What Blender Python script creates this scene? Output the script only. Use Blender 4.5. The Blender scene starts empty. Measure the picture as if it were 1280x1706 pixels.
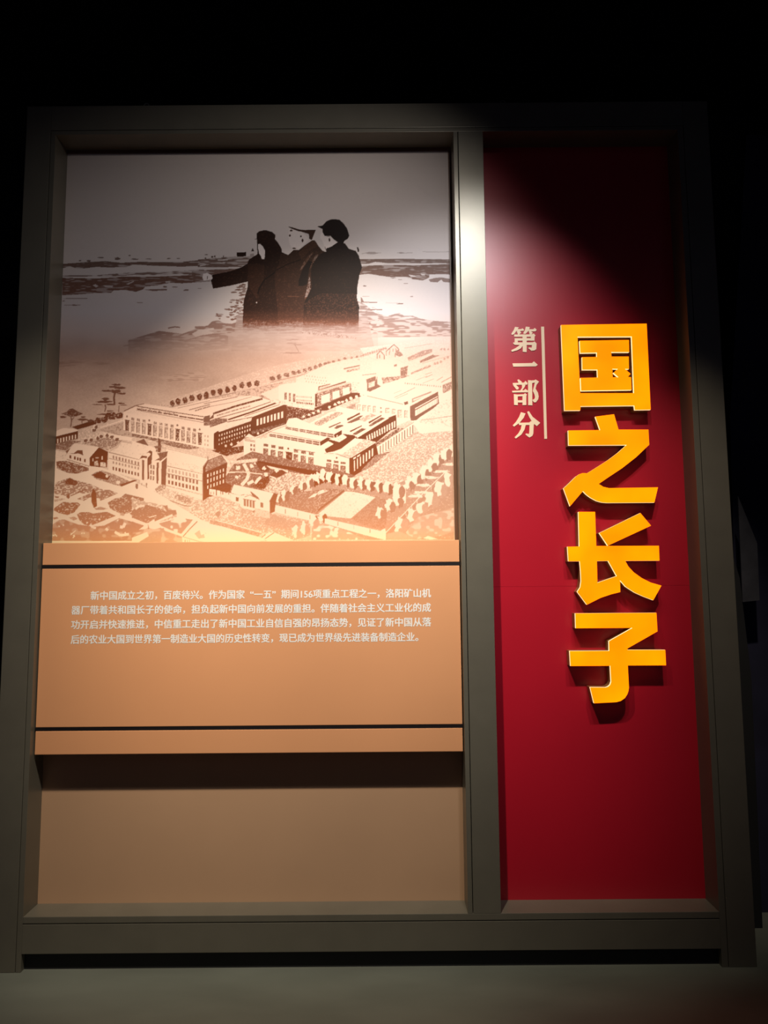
import bpy, bmesh, math, random
import numpy as np
from mathutils import Vector, Matrix
from mathutils.geometry import tessellate_polygon

SC = bpy.context.scene
COL = SC.collection
random.seed(7)
RNG = np.random.default_rng(11)

# ------------------------------------------------------------------ camera
F_PX, DIST, EYE = 1200.0, 2.85, 1.422
PITCH = math.atan(F_PX / 11535.0)
ROLL = 0.0078
FW = Vector((0, math.cos(PITCH), math.sin(PITCH)))
R0 = Vector((1, 0, 0))
U0 = Vector((0, -math.sin(PITCH), math.cos(PITCH)))
RT = math.cos(ROLL) * R0 - math.sin(ROLL) * U0
UP = math.sin(ROLL) * R0 + math.cos(ROLL) * U0
cam_data = bpy.data.cameras.new('camera')
cam_data.sensor_fit = 'HORIZONTAL'
cam_data.sensor_width = 36.0
cam_data.lens = 36.0 * F_PX / 1280.0
cam_data.clip_start = 0.05
cam = bpy.data.objects.new('camera', cam_data)
COL.objects.link(cam)
M = Matrix.Identity(4)
for i in range(3):
    M[i][0], M[i][1], M[i][2] = RT[i], UP[i], -FW[i]
M[0][3], M[1][3], M[2][3] = 0.0, -DIST, EYE
cam.matrix_world = M
SC.camera = cam


def at(px, py, depth=0.0):
    """World point (x, z) where the photograph's pixel meets the plane y = depth."""
    d = FW + RT * ((px - 640) / F_PX) - UP * ((py - 853) / F_PX)
    t = (depth + DIST) / d.y
    return (d.x * t, EYE + d.z * t)


# ------------------------------------------------------------------ world, lights, exposure
world = bpy.data.worlds.new('world')
SC.world = world
world.use_nodes = True
bg = world.node_tree.nodes['Background']
bg.inputs['Color'].default_value = (0.60, 0.62, 1.0, 1)
bg.inputs['Strength'].default_value = 0.035
SC.view_settings.view_transform = 'Standard'
SC.view_settings.look = 'None'
SC.view_settings.gamma = 1.0
SC.view_settings.exposure = 0.0
SC.view_settings.use_curve_mapping = False


def spot(name, loc, target, watts, size, blend, radius, color):
    l = bpy.data.lights.new(name, 'SPOT')
    l.energy = watts
    l.spot_size = math.radians(size)
    l.spot_blend = blend
    l.shadow_soft_size = radius
    l.color = color
    o = bpy.data.objects.new(name, l)
    COL.objects.link(o)
    o.location = loc
    o.rotation_euler = (Vector(target) - Vector(loc)).to_track_quat('-Z', 'Y').to_euler()
    return o


spot('track_spot', (0.52, -1.45, 3.62), (0.28, 0.0, 2.15), 135, 54, 1.0, 0.05, (0.95, 0.97, 1.0))
spot('track_spot', (-0.17, -1.48, 3.62), (-0.22, 0.0, 1.72), 385, 57, 1.0, 0.03, (1.0, 0.88, 0.70))
spot('track_spot', (0.44, -1.55, 3.62), (-0.48, 0.0, 2.25), 62, 80, 1.0, 0.06, (1.0, 0.93, 0.88))
spot('track_spot', (-0.95, -1.45, 3.62), (-1.25, 0.0, 1.40), 150, 42, 1.0, 0.04, (1.0, 0.88, 0.72))
spot('track_spot', (0.95, -1.45, 3.62), (1.12, 0.0, 1.50), 115, 32, 1.0, 0.04, (1.0, 0.86, 0.70))

# ------------------------------------------------------------------ materials


def mat(name, color, rough=0.5, metal=0.0, spec=0.5, emit=None, strength=1.0, var=0.0, vscale=6.0,
        bump=0.0, bscale=300.0, coat=0.0, rvar=0.0, stretch=(1, 1, 1)):
    m = bpy.data.materials.new(name)
    m.use_nodes = True
    nt = m.node_tree
    b = nt.nodes['Principled BSDF']
    b.inputs['Base Color'].default_value = (*color, 1)
    b.inputs['Roughness'].default_value = rough
    b.inputs['Metallic'].default_value = metal
    b.inputs['Specular IOR Level'].default_value = spec
    b.inputs['Coat Weight'].default_value = coat
    tc = nt.nodes.new('ShaderNodeTexCoord')
    mp = nt.nodes.new('ShaderNodeMapping')
    mp.inputs['Scale'].default_value = stretch
    nt.links.new(tc.outputs['Object'], mp.inputs['Vector'])
    if var > 0:
        n = nt.nodes.new('ShaderNodeTexNoise')
        n.inputs['Scale'].default_value = vscale
        n.inputs['Detail'].default_value = 4
        nt.links.new(mp.outputs[0], n.inputs['Vector'])
        r = nt.nodes.new('ShaderNodeValToRGB')
        r.color_ramp.elements[0].position = 0.3
        r.color_ramp.elements[1].position = 0.7
        r.color_ramp.elements[0].color = (*[c * (1 - var) for c in color], 1)
        r.color_ramp.elements[1].color = (*[min(1, c * (1 + var)) for c in color], 1)
        nt.links.new(n.outputs['Fac'], r.inputs['Fac'])
        nt.links.new(r.outputs['Color'], b.inputs['Base Color'])
        if rvar > 0:
            mr = nt.nodes.new('ShaderNodeMapRange')
            mr.inputs['To Min'].default_value = rough - rvar
            mr.inputs['To Max'].default_value = rough + rvar
            nt.links.new(n.outputs['Fac'], mr.inputs['Value'])
            nt.links.new(mr.outputs[0], b.inputs['Roughness'])
    if bump > 0:
        n2 = nt.nodes.new('ShaderNodeTexNoise')
        n2.inputs['Scale'].default_value = bscale
        nt.links.new(tc.outputs['Object'], n2.inputs['Vector'])
        bp = nt.nodes.new('ShaderNodeBump')
        bp.inputs['Strength'].default_value = bump
        bp.inputs['Distance'].default_value = 0.001
        nt.links.new(n2.outputs['Fac'], bp.inputs['Height'])
        nt.links.new(bp.outputs[0], b.inputs['Normal'])
    if emit:
        b.inputs['Emission Color'].default_value = (*emit, 1)
        b.inputs['Emission Strength'].default_value = strength
    return m


M_FRAME = mat('bronze_grey_paint', (0.175, 0.160, 0.125), 0.35, 0.3, 0.30, var=0.05, vscale=9, bump=0.15, bscale=500)
M_GAP = mat('dark_joint', (0.01, 0.01, 0.01), 0.7)
M_BEIGE = mat('tan_board', (0.77, 0.365, 0.178), 0.36, 0, 0.35, var=0.02, vscale=3, bump=0.12, bscale=900)
M_STRIP = mat('black_strip_paint', (0.008, 0.005, 0.006), 0.5)
M_RED = mat('deep_red_board', (0.47, 0.007, 0.022), 0.36, 0, 0.6, var=0.03, vscale=2.5, bump=0.1, bscale=700)
M_WHITE = mat('white_lettering', (0.9, 0.88, 0.85), 0.5)
M_CREAM = mat('cream_lettering', (0.95, 0.70, 0.46), 0.45)
M_RETURN = mat('dark_letter_side', (0.32, 0.15, 0.05), 0.45, 0.3)
M_BLACK = mat('matt_black_paint', (0.012, 0.012, 0.013), 0.8, var=0.3, vscale=3)
M_FLOOR = mat('grey_green_floor', (0.165, 0.175, 0.145), 0.42, 0, 0.5, var=0.22, vscale=2.2, rvar=0.06,
              stretch=(0.6, 1.6, 1), bump=0.1, bscale=120)
M_NAVY = mat('dark_navy_fabric', (0.02, 0.02, 0.045), 0.7, var=0.4, vscale=4)
M_STEEL = mat('dull_steel', (0.2, 0.2, 0.2), 0.4, 0.8)
M_DIM = mat('dark_grey_board', (0.05, 0.05, 0.06), 0.6, var=0.3, vscale=12)


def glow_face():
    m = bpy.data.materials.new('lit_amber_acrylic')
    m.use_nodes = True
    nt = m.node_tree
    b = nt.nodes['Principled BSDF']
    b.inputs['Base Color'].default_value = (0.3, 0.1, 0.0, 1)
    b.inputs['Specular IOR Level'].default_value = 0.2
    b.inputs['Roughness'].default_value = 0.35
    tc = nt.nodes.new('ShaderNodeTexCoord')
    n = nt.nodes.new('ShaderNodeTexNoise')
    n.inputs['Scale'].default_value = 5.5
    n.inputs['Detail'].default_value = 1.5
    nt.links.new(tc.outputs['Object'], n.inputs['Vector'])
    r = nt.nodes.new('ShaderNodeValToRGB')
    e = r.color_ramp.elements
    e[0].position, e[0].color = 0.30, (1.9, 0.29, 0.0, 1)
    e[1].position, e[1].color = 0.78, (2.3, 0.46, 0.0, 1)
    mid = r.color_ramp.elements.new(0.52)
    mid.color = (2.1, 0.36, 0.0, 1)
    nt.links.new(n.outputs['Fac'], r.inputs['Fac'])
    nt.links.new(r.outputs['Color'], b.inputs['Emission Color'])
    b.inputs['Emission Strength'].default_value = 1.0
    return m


M_GLOW = glow_face()
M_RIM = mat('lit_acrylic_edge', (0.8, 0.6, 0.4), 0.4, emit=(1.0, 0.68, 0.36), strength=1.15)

# ------------------------------------------------------------------ helpers


def add_box(bm, x0, x1, y0, y1, z0, z1):
    v = [bm.verts.new(p) for p in ((x0, y0, z0), (x1, y0, z0), (x1, y1, z0), (x0, y1, z0),
                                   (x0, y0, z1), (x1, y0, z1), (x1, y1, z1), (x0, y1, z1))]
    for f in ((0, 1, 5, 4), (1, 2, 6, 5), (2, 3, 7, 6), (3, 0, 4, 7), (4, 5, 6, 7), (3, 2, 1, 0)):
        bm.faces.new([v[i] for i in f])


def link(name, me, parent=None, loc=(0, 0, 0)):
    o = bpy.data.objects.new(name, me)
    COL.objects.link(o)
    o.location = loc
    if parent:
        o.parent = parent
    return o


def box(name, x0, x1, y0, y1, z0, z1, m, parent=None, bevel=0.0):
    """Box in world coordinates; its origin is at the bottom centre."""
    ox, oy, oz = (x0 + x1) / 2, (y0 + y1) / 2, z0
    bm = bmesh.new()
    add_box(bm, x0 - ox, x1 - ox, y0 - oy, y1 - oy, 0, z1 - z0)
    if bevel:
        bmesh.ops.bevel(bm, geom=bm.edges[:], offset=bevel, segments=2, affect='EDGES', profile=0.7)
    me = bpy.data.meshes.new(name)
    bm.to_mesh(me)
    bm.free()
    me.materials.append(m)
    px, py, pz = parent.location if parent else (0, 0, 0)
    return link(name, me, parent, (ox - px, oy - py, oz - pz))


def thing(name, label, cat, loc, group=None):
    o = bpy.data.objects.new(name, None)
    o.empty_display_size = 0.1
    COL.objects.link(o)
    o.location = loc
    tag(o, label, cat, group)
    return o


def tag(o, label=None, cat=None, group=None, kind=None):
    if label:
        o['label'] = label
    if cat:
        o['category'] = cat
    if group:
        o['group'] = group
    if kind:
        o['kind'] = kind
    return o


def prism(name, shapes, y_front, y_back, m, parent, cap=True, side=True, stagger=0.0):
    """shapes: list of contour lists [(outer, hole, hole...)] of (x, z); extruded from y_front back to y_back."""
    px, py, pz = parent.location if parent else (0, 0, 0)
    V, Fc = [], []
    for si, contours in enumerate(shapes):
        yf = y_front - stagger * si
        base = len(V)
        flat = []
        for c in contours:
            flat += c
        n = len(flat)
        V += [(x - px, yf - py, z - pz) for x, z in flat]
        V += [(x - px, y_back - py, z - pz) for x, z in flat]
        if cap:
            for t in tessellate_polygon([[Vector((x, z, 0)) for x, z in c] for c in contours]):
                a, b, c3 = [Vector((flat[i][0], flat[i][1], 0)) for i in t]
                t = list(t)
                if (b - a).cross(c3 - a).z < 0:
                    t.reverse()
                # viewed from -y: x right, z up -> counter-clockwise faces the viewer
                Fc.append([base + i for i in t])
        if side:
            k = 0
            for ci, c in enumerate(contours):
                area = sum(c[i][0] * c[(i + 1) % len(c)][1] - c[(i + 1) % len(c)][0] * c[i][1] for i in range(len(c)))
                ccw = (area > 0) if ci == 0 else (area < 0)
                for i in range(len(c)):
                    a, b2 = base + k + i, base + k + (i + 1) % len(c)
                    q = [a, a + n, b2 + n, b2]
                    if not ccw:
                        q.reverse()
                    Fc.append(q)
                k += len(c)
    me = bpy.data.meshes.new(name)
    me.from_pydata(V, [], Fc)
    me.validate()
    me.materials.append(m)
    return link(name, me, parent)


def trace(frame, pts, depth):
    x0, y0, s = frame
    return [at(x0 + px / s, y0 + py / s, depth) for px, py in pts]


# ------------------------------------------------------------------ the setting
fl = box('floor', -4.0, 4.0, -4.5, 2.2, -0.05, 0.0, M_FLOOR)
tag(fl, kind='structure')
ce = box('ceiling', -4.0, 4.0, -4.5, 2.2, 4.9, 4.95, M_BLACK)
tag(ce, kind='structure')
tag(box('wall_back', -4.0, 4.0, 2.2, 2.25, 0.0, 4.9, M_BLACK), kind='structure')
tag(box('wall_left', -4.05, -4.0, -4.5, 2.2, 0.0, 4.9, M_BLACK), kind='structure')
tag(box('wall_right', 4.0, 4.05, -4.5, 2.2, 0.0, 4.9, M_BLACK), kind='structure')

# ------------------------------------------------------------------ display frame
XL, XR1, XM, XR = -1.370, 0.304, 0.4285, 1.249        # openings: XL..XR1 and XM..XR
ZB, ZT, HT = 0.198, 3.326, 3.454
DB = 0.115                                            # depth of the boards behind the frame face
fr = thing('display_frame', 'tall bronze-grey metal frame with two openings standing on the dark floor', 'frame', (0, 0.06, 0))
box('outer_post', -1.495, -1.392, 0, 0.18, 0, HT, M_FRAME, fr, 0.0025)
box('outer_post', 1.275, 1.380, 0, 0.18, 0, HT, M_FRAME, fr, 0.0025)
box('top_rail', -1.3915, 1.2745, 0, 0.18, 3.3455, HT, M_FRAME, fr, 0.0015)
box('bottom_rail', -1.370, XR, 0.0, 0.16, 0.066, 0.1705, M_FRAME, fr, 0.0018)
box('stile', -1.3895, XL, 0.0, 0.16, 0, 3.343, M_FRAME, fr, 0.0012)
box('stile', XR, 1.2725, 0.0, 0.16, 0, 3.343, M_FRAME, fr, 0.0012)
box('stile', XR1, 0.3215, 0.0, 0.16, ZB, ZT, M_FRAME, fr, 0.0012)
box('mullion', 0.3245, XM, 0.0, 0.16, ZB, ZT, M_FRAME, fr, 0.0012)
box('head_trim', XL, XR, 0.0, 0.16, ZT, 3.343, M_FRAME, fr, 0.0010)
box('sill', XL, XR, 0.0, 0.16, 0.174, ZB, M_FRAME, fr, 0.0024)
box('kick_plate', XL, XR, 0.026, 0.05, 0.0, 0.066, M_BLACK, fr)
box('back_sheet', -1.3915, 1.2745, 0.161, 0.175, 0.0, 3.345, M_GAP, fr)
for ex, ey in ((243, 170), (838, 160)):
    gx, gz = at(ex, ey, 0.05)
    bm = bmesh.new()
    bmesh.ops.create_cone(bm, segments=12, radius1=0.012, radius2=0.012, depth=0.008, cap_ends=True,
                          matrix=Matrix.Translation((0, 0, 0.004)))
    bmesh.ops.create_cone(bm, segments=10, radius1=0.004, radius2=0.004, depth=0.03, cap_ends=True,
                          matrix=Matrix.Translation((0, 0, 0.02)))
    rings = []
    for i in range(14):
        a = 2 * math.pi * i / 14
        rings.append([bm.verts.new(((0.010 + 0.003 * math.cos(b)) * math.cos(a), 0.003 * math.sin(b),
                                    0.042 + (0.010 + 0.003 * math.cos(b)) * math.sin(a)))
                      for b in [2 * math.pi * j / 6 for j in range(6)]])
    for i in range(14):
        for j in range(6):
            bm.faces.new((rings[i][j], rings[(i + 1) % 14][j], rings[(i + 1) % 14][(j + 1) % 6], rings[i][(j + 1) % 6]))
    me = bpy.data.meshes.new('lifting_eye')
    bm.to_mesh(me)
    bm.free()
    me.materials.append(M_STEEL)
    link('lifting_eye', me, fr, (gx, 0.0, HT))

# ------------------------------------------------------------------ backing board (left opening)
M_BACK = mat('dull_tan_board', (0.50, 0.305, 0.185), 0.34, 0, 0.4, var=0.03, vscale=3, bump=0.12, bscale=900)
bb = box('backing_board', XL, XR1, DB, 0.14, ZB, ZT, M_BACK)
tag(bb, 'plain tan backing board behind the mural, bare below the text panel', 'board')

M_EDGE_SHADE = mat('brown_edge_shade', (0.17, 0.085, 0.05), 0.35, 0, 0.5)
box('edge_shade_strip', 0.2915, XR1 - 0.0003, DB - 0.004, DB, 1.53, ZT - 0.0003, M_EDGE_SHADE, bb)  # added dark strip in place of the stile's shadow on the print's right edge
box('edge_shade_strip', XL + 0.0003, 0.2910, DB - 0.004, DB, 3.3130, ZT - 0.0003, M_EDGE_SHADE, bb)  # same added shade colour carried along the top margin

# ------------------------------------------------------------------ mural print
# The print is drawn as tones (-1 black ink, 0 sepia, 1 bare paper) and kept as point colours of a fine flat grid.
SS, CX0, CY0, CW, CHH = 2, 76, 238, 700, 740
V = np.ones((CHH * SS, CW * SS), dtype=np.float32)
yy, xx = np.mgrid[0:CHH * SS, 0:CW * SS]
PYY = CY0 + yy / SS
PXX = CX0 + xx / SS


def vnoise(cx, cy):
    """Smooth noise with cells of cx by cy photograph pixels, 0..1."""
    gw, gh = int(CW / cx) + 3, int(CHH / cy) + 3
    g = RNG.random((gh, gw)).astype(np.float32)
    u = (PXX - CX0) / cx
    v = (PYY - CY0) / cy
    iu, iv = u.astype(int), v.astype(int)
    fu, fv = u - iu, v - iv
    fu = fu * fu * (3 - 2 * fu)
    fv = fv * fv * (3 - 2 * fv)
    return ((g[iv, iu] * (1 - fu) + g[iv, iu + 1] * fu) * (1 - fv) + (g[iv + 1, iu] * (1 - fu) + g[iv + 1, iu + 1] * fu) * fv)


N1 = vnoise(0.9, 0.9)
N2 = vnoise(2.2, 1.6)
N6 = vnoise(7, 5)
NSTR = 0.6 * vnoise(9, 1.7) + 0.4 * vnoise(22, 3.0)
NLOW = 0.6 * vnoise(60, 22) + 0.4 * vnoise(20, 9)
GRAIN = 0.55 * N1 + 0.45 * N2


def region(pts):
    pts = np.asarray(pts, dtype=np.float32)
    x0 = max(0, int((pts[:, 0].min() - CX0) * SS) - 1)
    x1 = min(CW * SS, int((pts[:, 0].max() - CX0) * SS) + 2)
    y0 = max(0, int((pts[:, 1].min() - CY0) * SS) - 1)
    y1 = min(CHH * SS, int((pts[:, 1].max() - CY0) * SS) + 2)
    if x1 <= x0 or y1 <= y0:
        return None
    X, Y = PXX[y0:y1, x0:x1], PYY[y0:y1, x0:x1]
    ins = np.zeros(X.shape, dtype=bool)
    n = len(pts)
    for i in range(n):
        ax, ay = pts[i]
        bx, by = pts[(i + 1) % n]
        if ay == by:
            continue
        c = ((ay > Y) != (by > Y)) & (X < (bx - ax) * (Y - ay) / (by - ay) + ax)
        ins ^= c
    return (slice(y0, y1), slice(x0, x1)), ins


FRM = dict(A=(80, 400, 4.923), B=(330, 350, 7.756), C=(460, 350, 7.756), D=(560, 400, 6.095), E=(80, 630, 9.143),
           F=(190, 650, 8), G=(340, 640, 8), H=(80, 730, 8), I=(220, 730, 7.111), J=(370, 760, 8), K=(400, 660, 6.4),
           L=(560, 660, 6.095), M=(520, 760, 5.12), N=(450, 590, 7.529), O=(600, 560, 7.529), Z=(0, 0, 1))


def pp(f, s):
    x0, y0, k = FRM[f]
    if isinstance(s, str):
        s = [tuple(map(float, p.split(','))) for p in s.split()]
    return [(x0 + a / k, y0 + b / k) for a, b in s]


def put(r, val):
    if r is None:
        return
    sl, ins = r
    V[sl][ins] = val if np.isscalar(val) else val[sl][ins]


def P(f, s, t, t2=None, d=0.5, noise=None):
    """Fill; with t2 the fill is stippled: a share d of t2 grains on t."""
    r = region(pp(f, s))
    if r is None:
        return
    if t2 is None:
        put(r, t)
    else:
        nz = GRAIN if noise is None else noise
        thr = 0.5 + (d - 0.5) * 0.75
        k = np.clip((thr - nz[r[0]]) * 7 + 0.5, 0, 1)
        sl, ins = r
        V[sl][ins] = (t * (1 - k) + t2 * k)[ins]


def S(f, s, w, t, t2=None, d=0.5):
    p = pp(f, s)
    for (ax, ay), (bx, by) in zip(p[:-1], p[1:]):
        l = math.hypot(bx - ax, by - ay) or 1
        nx, ny = -(by - ay) / l * w / 2, (bx - ax) / l * w / 2
        P('Z', [(ax + nx, ay + ny), (bx + nx, by + ny), (bx - nx, by - ny), (ax - nx, ay - ny)], t, t2, d)


def EL(f, cx, cy, rx, ry, t, rag=0.25, t2=None, d=0.4, n=14):
    pts = []
    for i in range(n):
        a = 2 * math.pi * i / n
        k = 1 + random.uniform(-rag, rag)
        pts.append((cx + rx * k * math.cos(a), cy + ry * k * math.sin(a)))
    P(f, pts, t, t2, d)


def WIN(f, tl, tr, br, bl, nx, ny, fx, fy, t, skip=(), t2=None):
    for j in range(ny):
        for i in range(nx):
            if (i, j) in skip:
                continue
            q = []
            for a, b in ((0, 0), (1, 0), (1, 1), (0, 1)):
                u = (i + 0.5 + (a - 0.5) * fx) / nx
                v = (j + 0.5 + (b - 0.5) * fy) / ny
                q.append(tuple((tl[k] * (1 - u) + tr[k] * u) * (1 - v) + (bl[k] * (1 - u) + br[k] * u) * v for k in (0, 1)))
            P(f, q, t, t2, 0.45)


def TREE(f, cx, cy, rx, ry, lt=0.97, dk=0.22):
    EL(f, cx - rx * 0.35, cy - ry * 0.1, rx, ry, lt, 0.3, n=16)
    EL(f, cx + rx * 0.55, cy + ry * 0.15, rx * 0.75, ry * 0.85, dk, 0.22, n=12)
    EL(f, cx + rx * 0.15, cy + ry * 0.95, rx * 0.25, ry * 0.35, dk, 0.1, n=8)


# --- upper photograph: sky, distant banks, snow
V[:] = 1.0
V -= 0.04 * (NLOW - 0.5)
hz = np.clip((PYY - 425) / 12, 0, 1)
ST = lambda f, s, t, t2, d: P(f, s, t, t2, d, NSTR)
ST('A', '118,195 330,180 470,172 600,186 760,178 900,182 1100,178 1280,160 1280,210 1100,218 1000,215 860,210 700,200 640,222 500,225 400,220 300,232 220,228 180,215 118,232', 0.10, 0.55, 0.25)
ST('A', '118,288 380,290 600,272 700,265 900,262 1100,252 1280,240 1280,290 1100,280 900,290 700,285 600,295 118,300', 0.15, 0.8, 0.42)
ST('A', '118,308 400,315 600,300 870,300 1100,290 1330,280 1330,340 1100,355 1000,350 900,372 800,380 780,405 720,425 640,410 540,412 520,432 380,435 260,445 118,452', 0.06, 0.42, 0.36)
P('A', '780,405 900,402 975,400 975,412 860,418', 0.15)
P('A', '365,370 390,363 415,378 395,388', 0.85)
P('A', '450,372 530,378 528,387 470,384', 0.8)
P('A', '640,360 700,335 705,342 660,365', 0.7)
P('A', '960,340 1005,335 1000,348 970,350', 0.8)
for cx, cy, rx, ry in ((262, 168, 12, 6), (335, 170, 18, 10), (432, 144, 30, 5), (570, 152, 22, 12), (670, 127, 10, 5), (712, 156, 35, 5),
                       (830, 155, 25, 3), (988, 152, 16, 5), (1070, 150, 14, 4), (960, 384, 20, 9), (1040, 384, 30, 4), (1135, 410, 22, 6),
                       (1245, 397, 18, 3), (230, 478, 100, 3), (200, 533, 60, 4), (125, 500, 15, 3), (755, 513, 28, 3)):
    EL('A', cx, cy, rx, ry, 0.15, 0.3)
ST('B', '0,640 120,630 330,610 480,600 620,600 700,590 720,640 540,745 0,735', 0.12, 0.6, 0.4)
P('B', '0,745 300,738 540,735 540,752 250,765 0,772', 0.97)
P('B', '20,715 100,700 105,712 20,728', 0.9)
P('B', '250,640 400,632 380,650 260,655', 0.85)
P('B', '280,678 355,672 350,690 285,692', 0.8)
ST('B', '-80,790 250,765 540,755 420,800 180,840 150,905 -80,930', 0.10, 0.5, 0.35)
P('B', '500,550 620,542 624,595 505,602', -0.75)
P('B', '688,532 706,490 726,532', -0.7)
P('B', '670,570 720,560 730,600 680,605', 0.5)
for cx, cy, rx, ry in ((107, 576, 22, 5), (185, 606, 15, 12), (218, 600, 8, 14), (330, 598, 6, 12), (98, 622, 12, 8)):
    EL('B', cx, cy, rx, ry, -0.1, 0.3)
# right of the men
for s_ in ('260,140 330,125 460,130', '620,130 700,132 780,128', '880,118 1040,122 1150,118'):
    S('D', s_, 1.0, 0.55)
P('D', '300,130 330,120 400,122 430,135 380,145 320,142', 0.5)
P('D', '620,128 660,122 700,130 660,138', 0.4)
ST('D', '225,195 500,190 800,192 1160,196 1160,238 900,236 700,236 520,235 440,225 400,222 330,240 225,245', 0.12, 0.4, 0.3)
ST('D', '225,265 400,255 600,250 800,255 1160,243 1160,352 1100,345 990,348 940,385 880,410 780,398 700,372 560,376 450,362 330,342 240,352 215,340', 0.08, 0.4, 0.33)
P('D', '735,350 800,360 815,372 760,372', 0.9)
P('D', '860,340 905,345 900,360 870,358', 0.85)
P('D', '950,350 1030,348 1060,375 1000,385 945,390', 0.97)
P('D', '940,402 1000,385 1070,378 1160,395 1160,432 1090,425 1070,400 1030,430 960,425', 0.2)
P('D', '700,372 780,385 740,395', 0.9)
for cx, cy, rx, ry in ((290, 465, 20, 6), (770, 574, 18, 5), (648, 646, 32, 6), (650, 402, 20, 3), (715, 440, 28, 4), (580, 384, 25, 4), (300, 573, 45, 2), (560, 637, 60, 2)):
    EL('D', cx, cy, rx, ry, 0.15, 0.3)
P('D', '212,75 222,70 232,90 235,118 222,120', -0.7)
# dirt and rubble
ST('D', '200,610 300,655 350,700 400,740 520,772 640,738 690,768 780,768 860,798 1000,820 1180,832 1180,980 200,990', 0.30, 0.78, 0.5)
P('D', '640,790 760,775 800,790 700,800', 0.9)
P('D', '250,575 265,590 285,628 250,625', 0.2)
for s_ in ('250,630 330,632 420,635', '350,710 400,705 470,708'):
    S('D', s_, 1.5, 0.15)
for i in range(26):
    a = random.random()
    EL('D', 240 + random.random() * 210, 640 + random.random() * 300, random.uniform(8, 30), random.uniform(4, 9), random.choice((0.15, 0.75, 0.85)), 0.35)
ST('B', '-900,1680 -500,1560 -200,1600 0,1520 130,1490 180,1440 260,1420 330,1460 430,1470 520,1440 600,1430 660,1760 -900,1900', 0.22, 0.6, 0.42)
for s_ in ('10,1545 200,1530 215,1545 130,1560 230,1590 100,1610 -30,1640 -80,1600', '150,1530 200,1522 210,1545 160,1550', '540,1560 640,1560 660,1590 560,1600'):
    P('B', s_, 0.85)
for i in range(60):
    u = random.random()
    yb = 950 + 470 * random.random() ** 0.9
    xw = 620 - (yb - 950) * 0.08
    EL('B', xw - abs(random.gauss(0, 1)) * (30 + (yb - 950) * 0.3), yb, random.uniform(14, 45), random.uniform(7, 14), random.choice((0.08, 0.15, 0.3)), 0.35)
for s_, w in (('985,722 1040,712 1085,716', 2.4), ('1205,715 1280,712', 3), ('730,802 795,800', 1.6), ('870,800 985,797 1070,790 1120,768 1215,745', 2.6),
              ('1000,797 1060,795', 3.5), ('1120,827 1200,805 1280,780', 2), ('620,868 705,858', 2.0), ('800,862 880,856 955,850', 2.8)):
    S('A', s_, w, 0.25)
P('A', '985,870 1040,850 1120,845 1200,855 1280,800 1280,900 1200,880 1180,915 1100,920 1030,905', 0.3, 0.7, 0.35, NSTR)
P('A', '820,925 900,905 1000,895 1100,920 900,960', 0.45, 0.7, 0.4, NSTR)
P('A', '160,955 220,948 350,965 260,968', 0.35)
P('A', '430,965 500,938 560,925 620,935 560,950 480,965', 0.5)

# --- warm haze joining both pictures
hzk = np.clip((PYY + 12 * (NLOW - 0.5) - 545) / 50, 0, 1)
hzk = hzk * hzk * (3 - 2 * hzk)
side = np.clip((PXX - 480) / 260, 0, 1)
haze = 0.62 + 0.10 * side - 0.13 * (NLOW - 0.5) - 0.10 * (N2 - 0.5)
V[:] = V * (1 - hzk) + haze * hzk
for s_, t in (('A 90,1000 200,985 330,1000 220,1030 90,1040', 0.46), ('A 300,1010 420,1000 520,1012 400,1030', 0.48)):
    f_, q_ = s_.split(' ', 1)
    P(f_, q_, t, 0.6, 0.5, NSTR)
P('Z', '265,628 330,618 345,625 335,636 280,636', 0.5, 0.66, 0.55, NSTR)

# --- the three men, faded into the haze at the hem
P('Z', '395,526 612,526 625,585 385,585', 0.40, 0.58, 0.45, NSTR)
V[:] = np.where((PXX > 380) & (PXX < 630) & (PYY > 555), V * 0.35 + haze * 0.65, V)
base = V.copy()
P('B', '760,300 790,275 850,260 890,262 960,285 1000,320 995,375 1040,430 1080,500 1085,545 1180,588 1280,560 1280,1760 575,1760 580,1400 590,1180 640,1000 640,925 420,975 195,1015 165,905 190,885 180,840 420,790 560,740 640,690 660,640 720,600 770,570 762,380 732,378 758,368', -0.80, -0.45, 0.22)
P('B', '640,700 760,690 860,720 850,900 780,1000 760,1150 660,1000 640,900', -0.62, -0.35, 0.3)
S('B', '1240,720 1000,800 860,900 800,1000 770,1080', 2.2, -0.97)
P('B', '778,440 800,435 840,470 868,530 862,600 858,635 825,632 812,592 790,562 778,500', 1.3)
P('B', '65,822 120,812 170,838 190,885 140,903 75,912 58,880', 1.3)
S('B', '125,850 118,895', 1.0, -0.3)
P('C', '150,590 230,512 290,520 380,450 470,388 500,388 550,465 600,525 640,540 700,700 700,1760 60,1760 20,1300 -10,1000 -20,830 40,690 60,560', -0.62, -0.3, 0.3)
P('C', '380,450 470,388 500,390 550,465 440,520 330,640 290,560', -0.38, -0.15, 0.4)
P('C', '470,545 400,610 340,700 300,790 340,760 400,670 450,600 480,560', 0.06, -0.35, 0.4)
P('C', '510,580 548,570 535,640 480,700 440,760 450,690', 0.16, -0.3, 0.4)
P('C', '420,650 340,770 295,900 290,980 340,985 400,960 430,760 470,670', -0.95)
P('C', '432,840 447,920 440,1000 472,1040 430,1140 368,1150 390,1050 412,960', 0.30, -0.3, 0.4)
S('C', '150,1112 300,1118', 1.2, -0.05)
S('C', '0,780 150,700 320,640', 1.6, -0.93)
P('C', '205,1180 330,1150 345,1330 230,1340', -0.62, -0.3, 0.3)
P('C', '168,238 340,285 430,370 400,410 310,495 225,512 205,490 168,420 160,330', 1.16)
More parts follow.
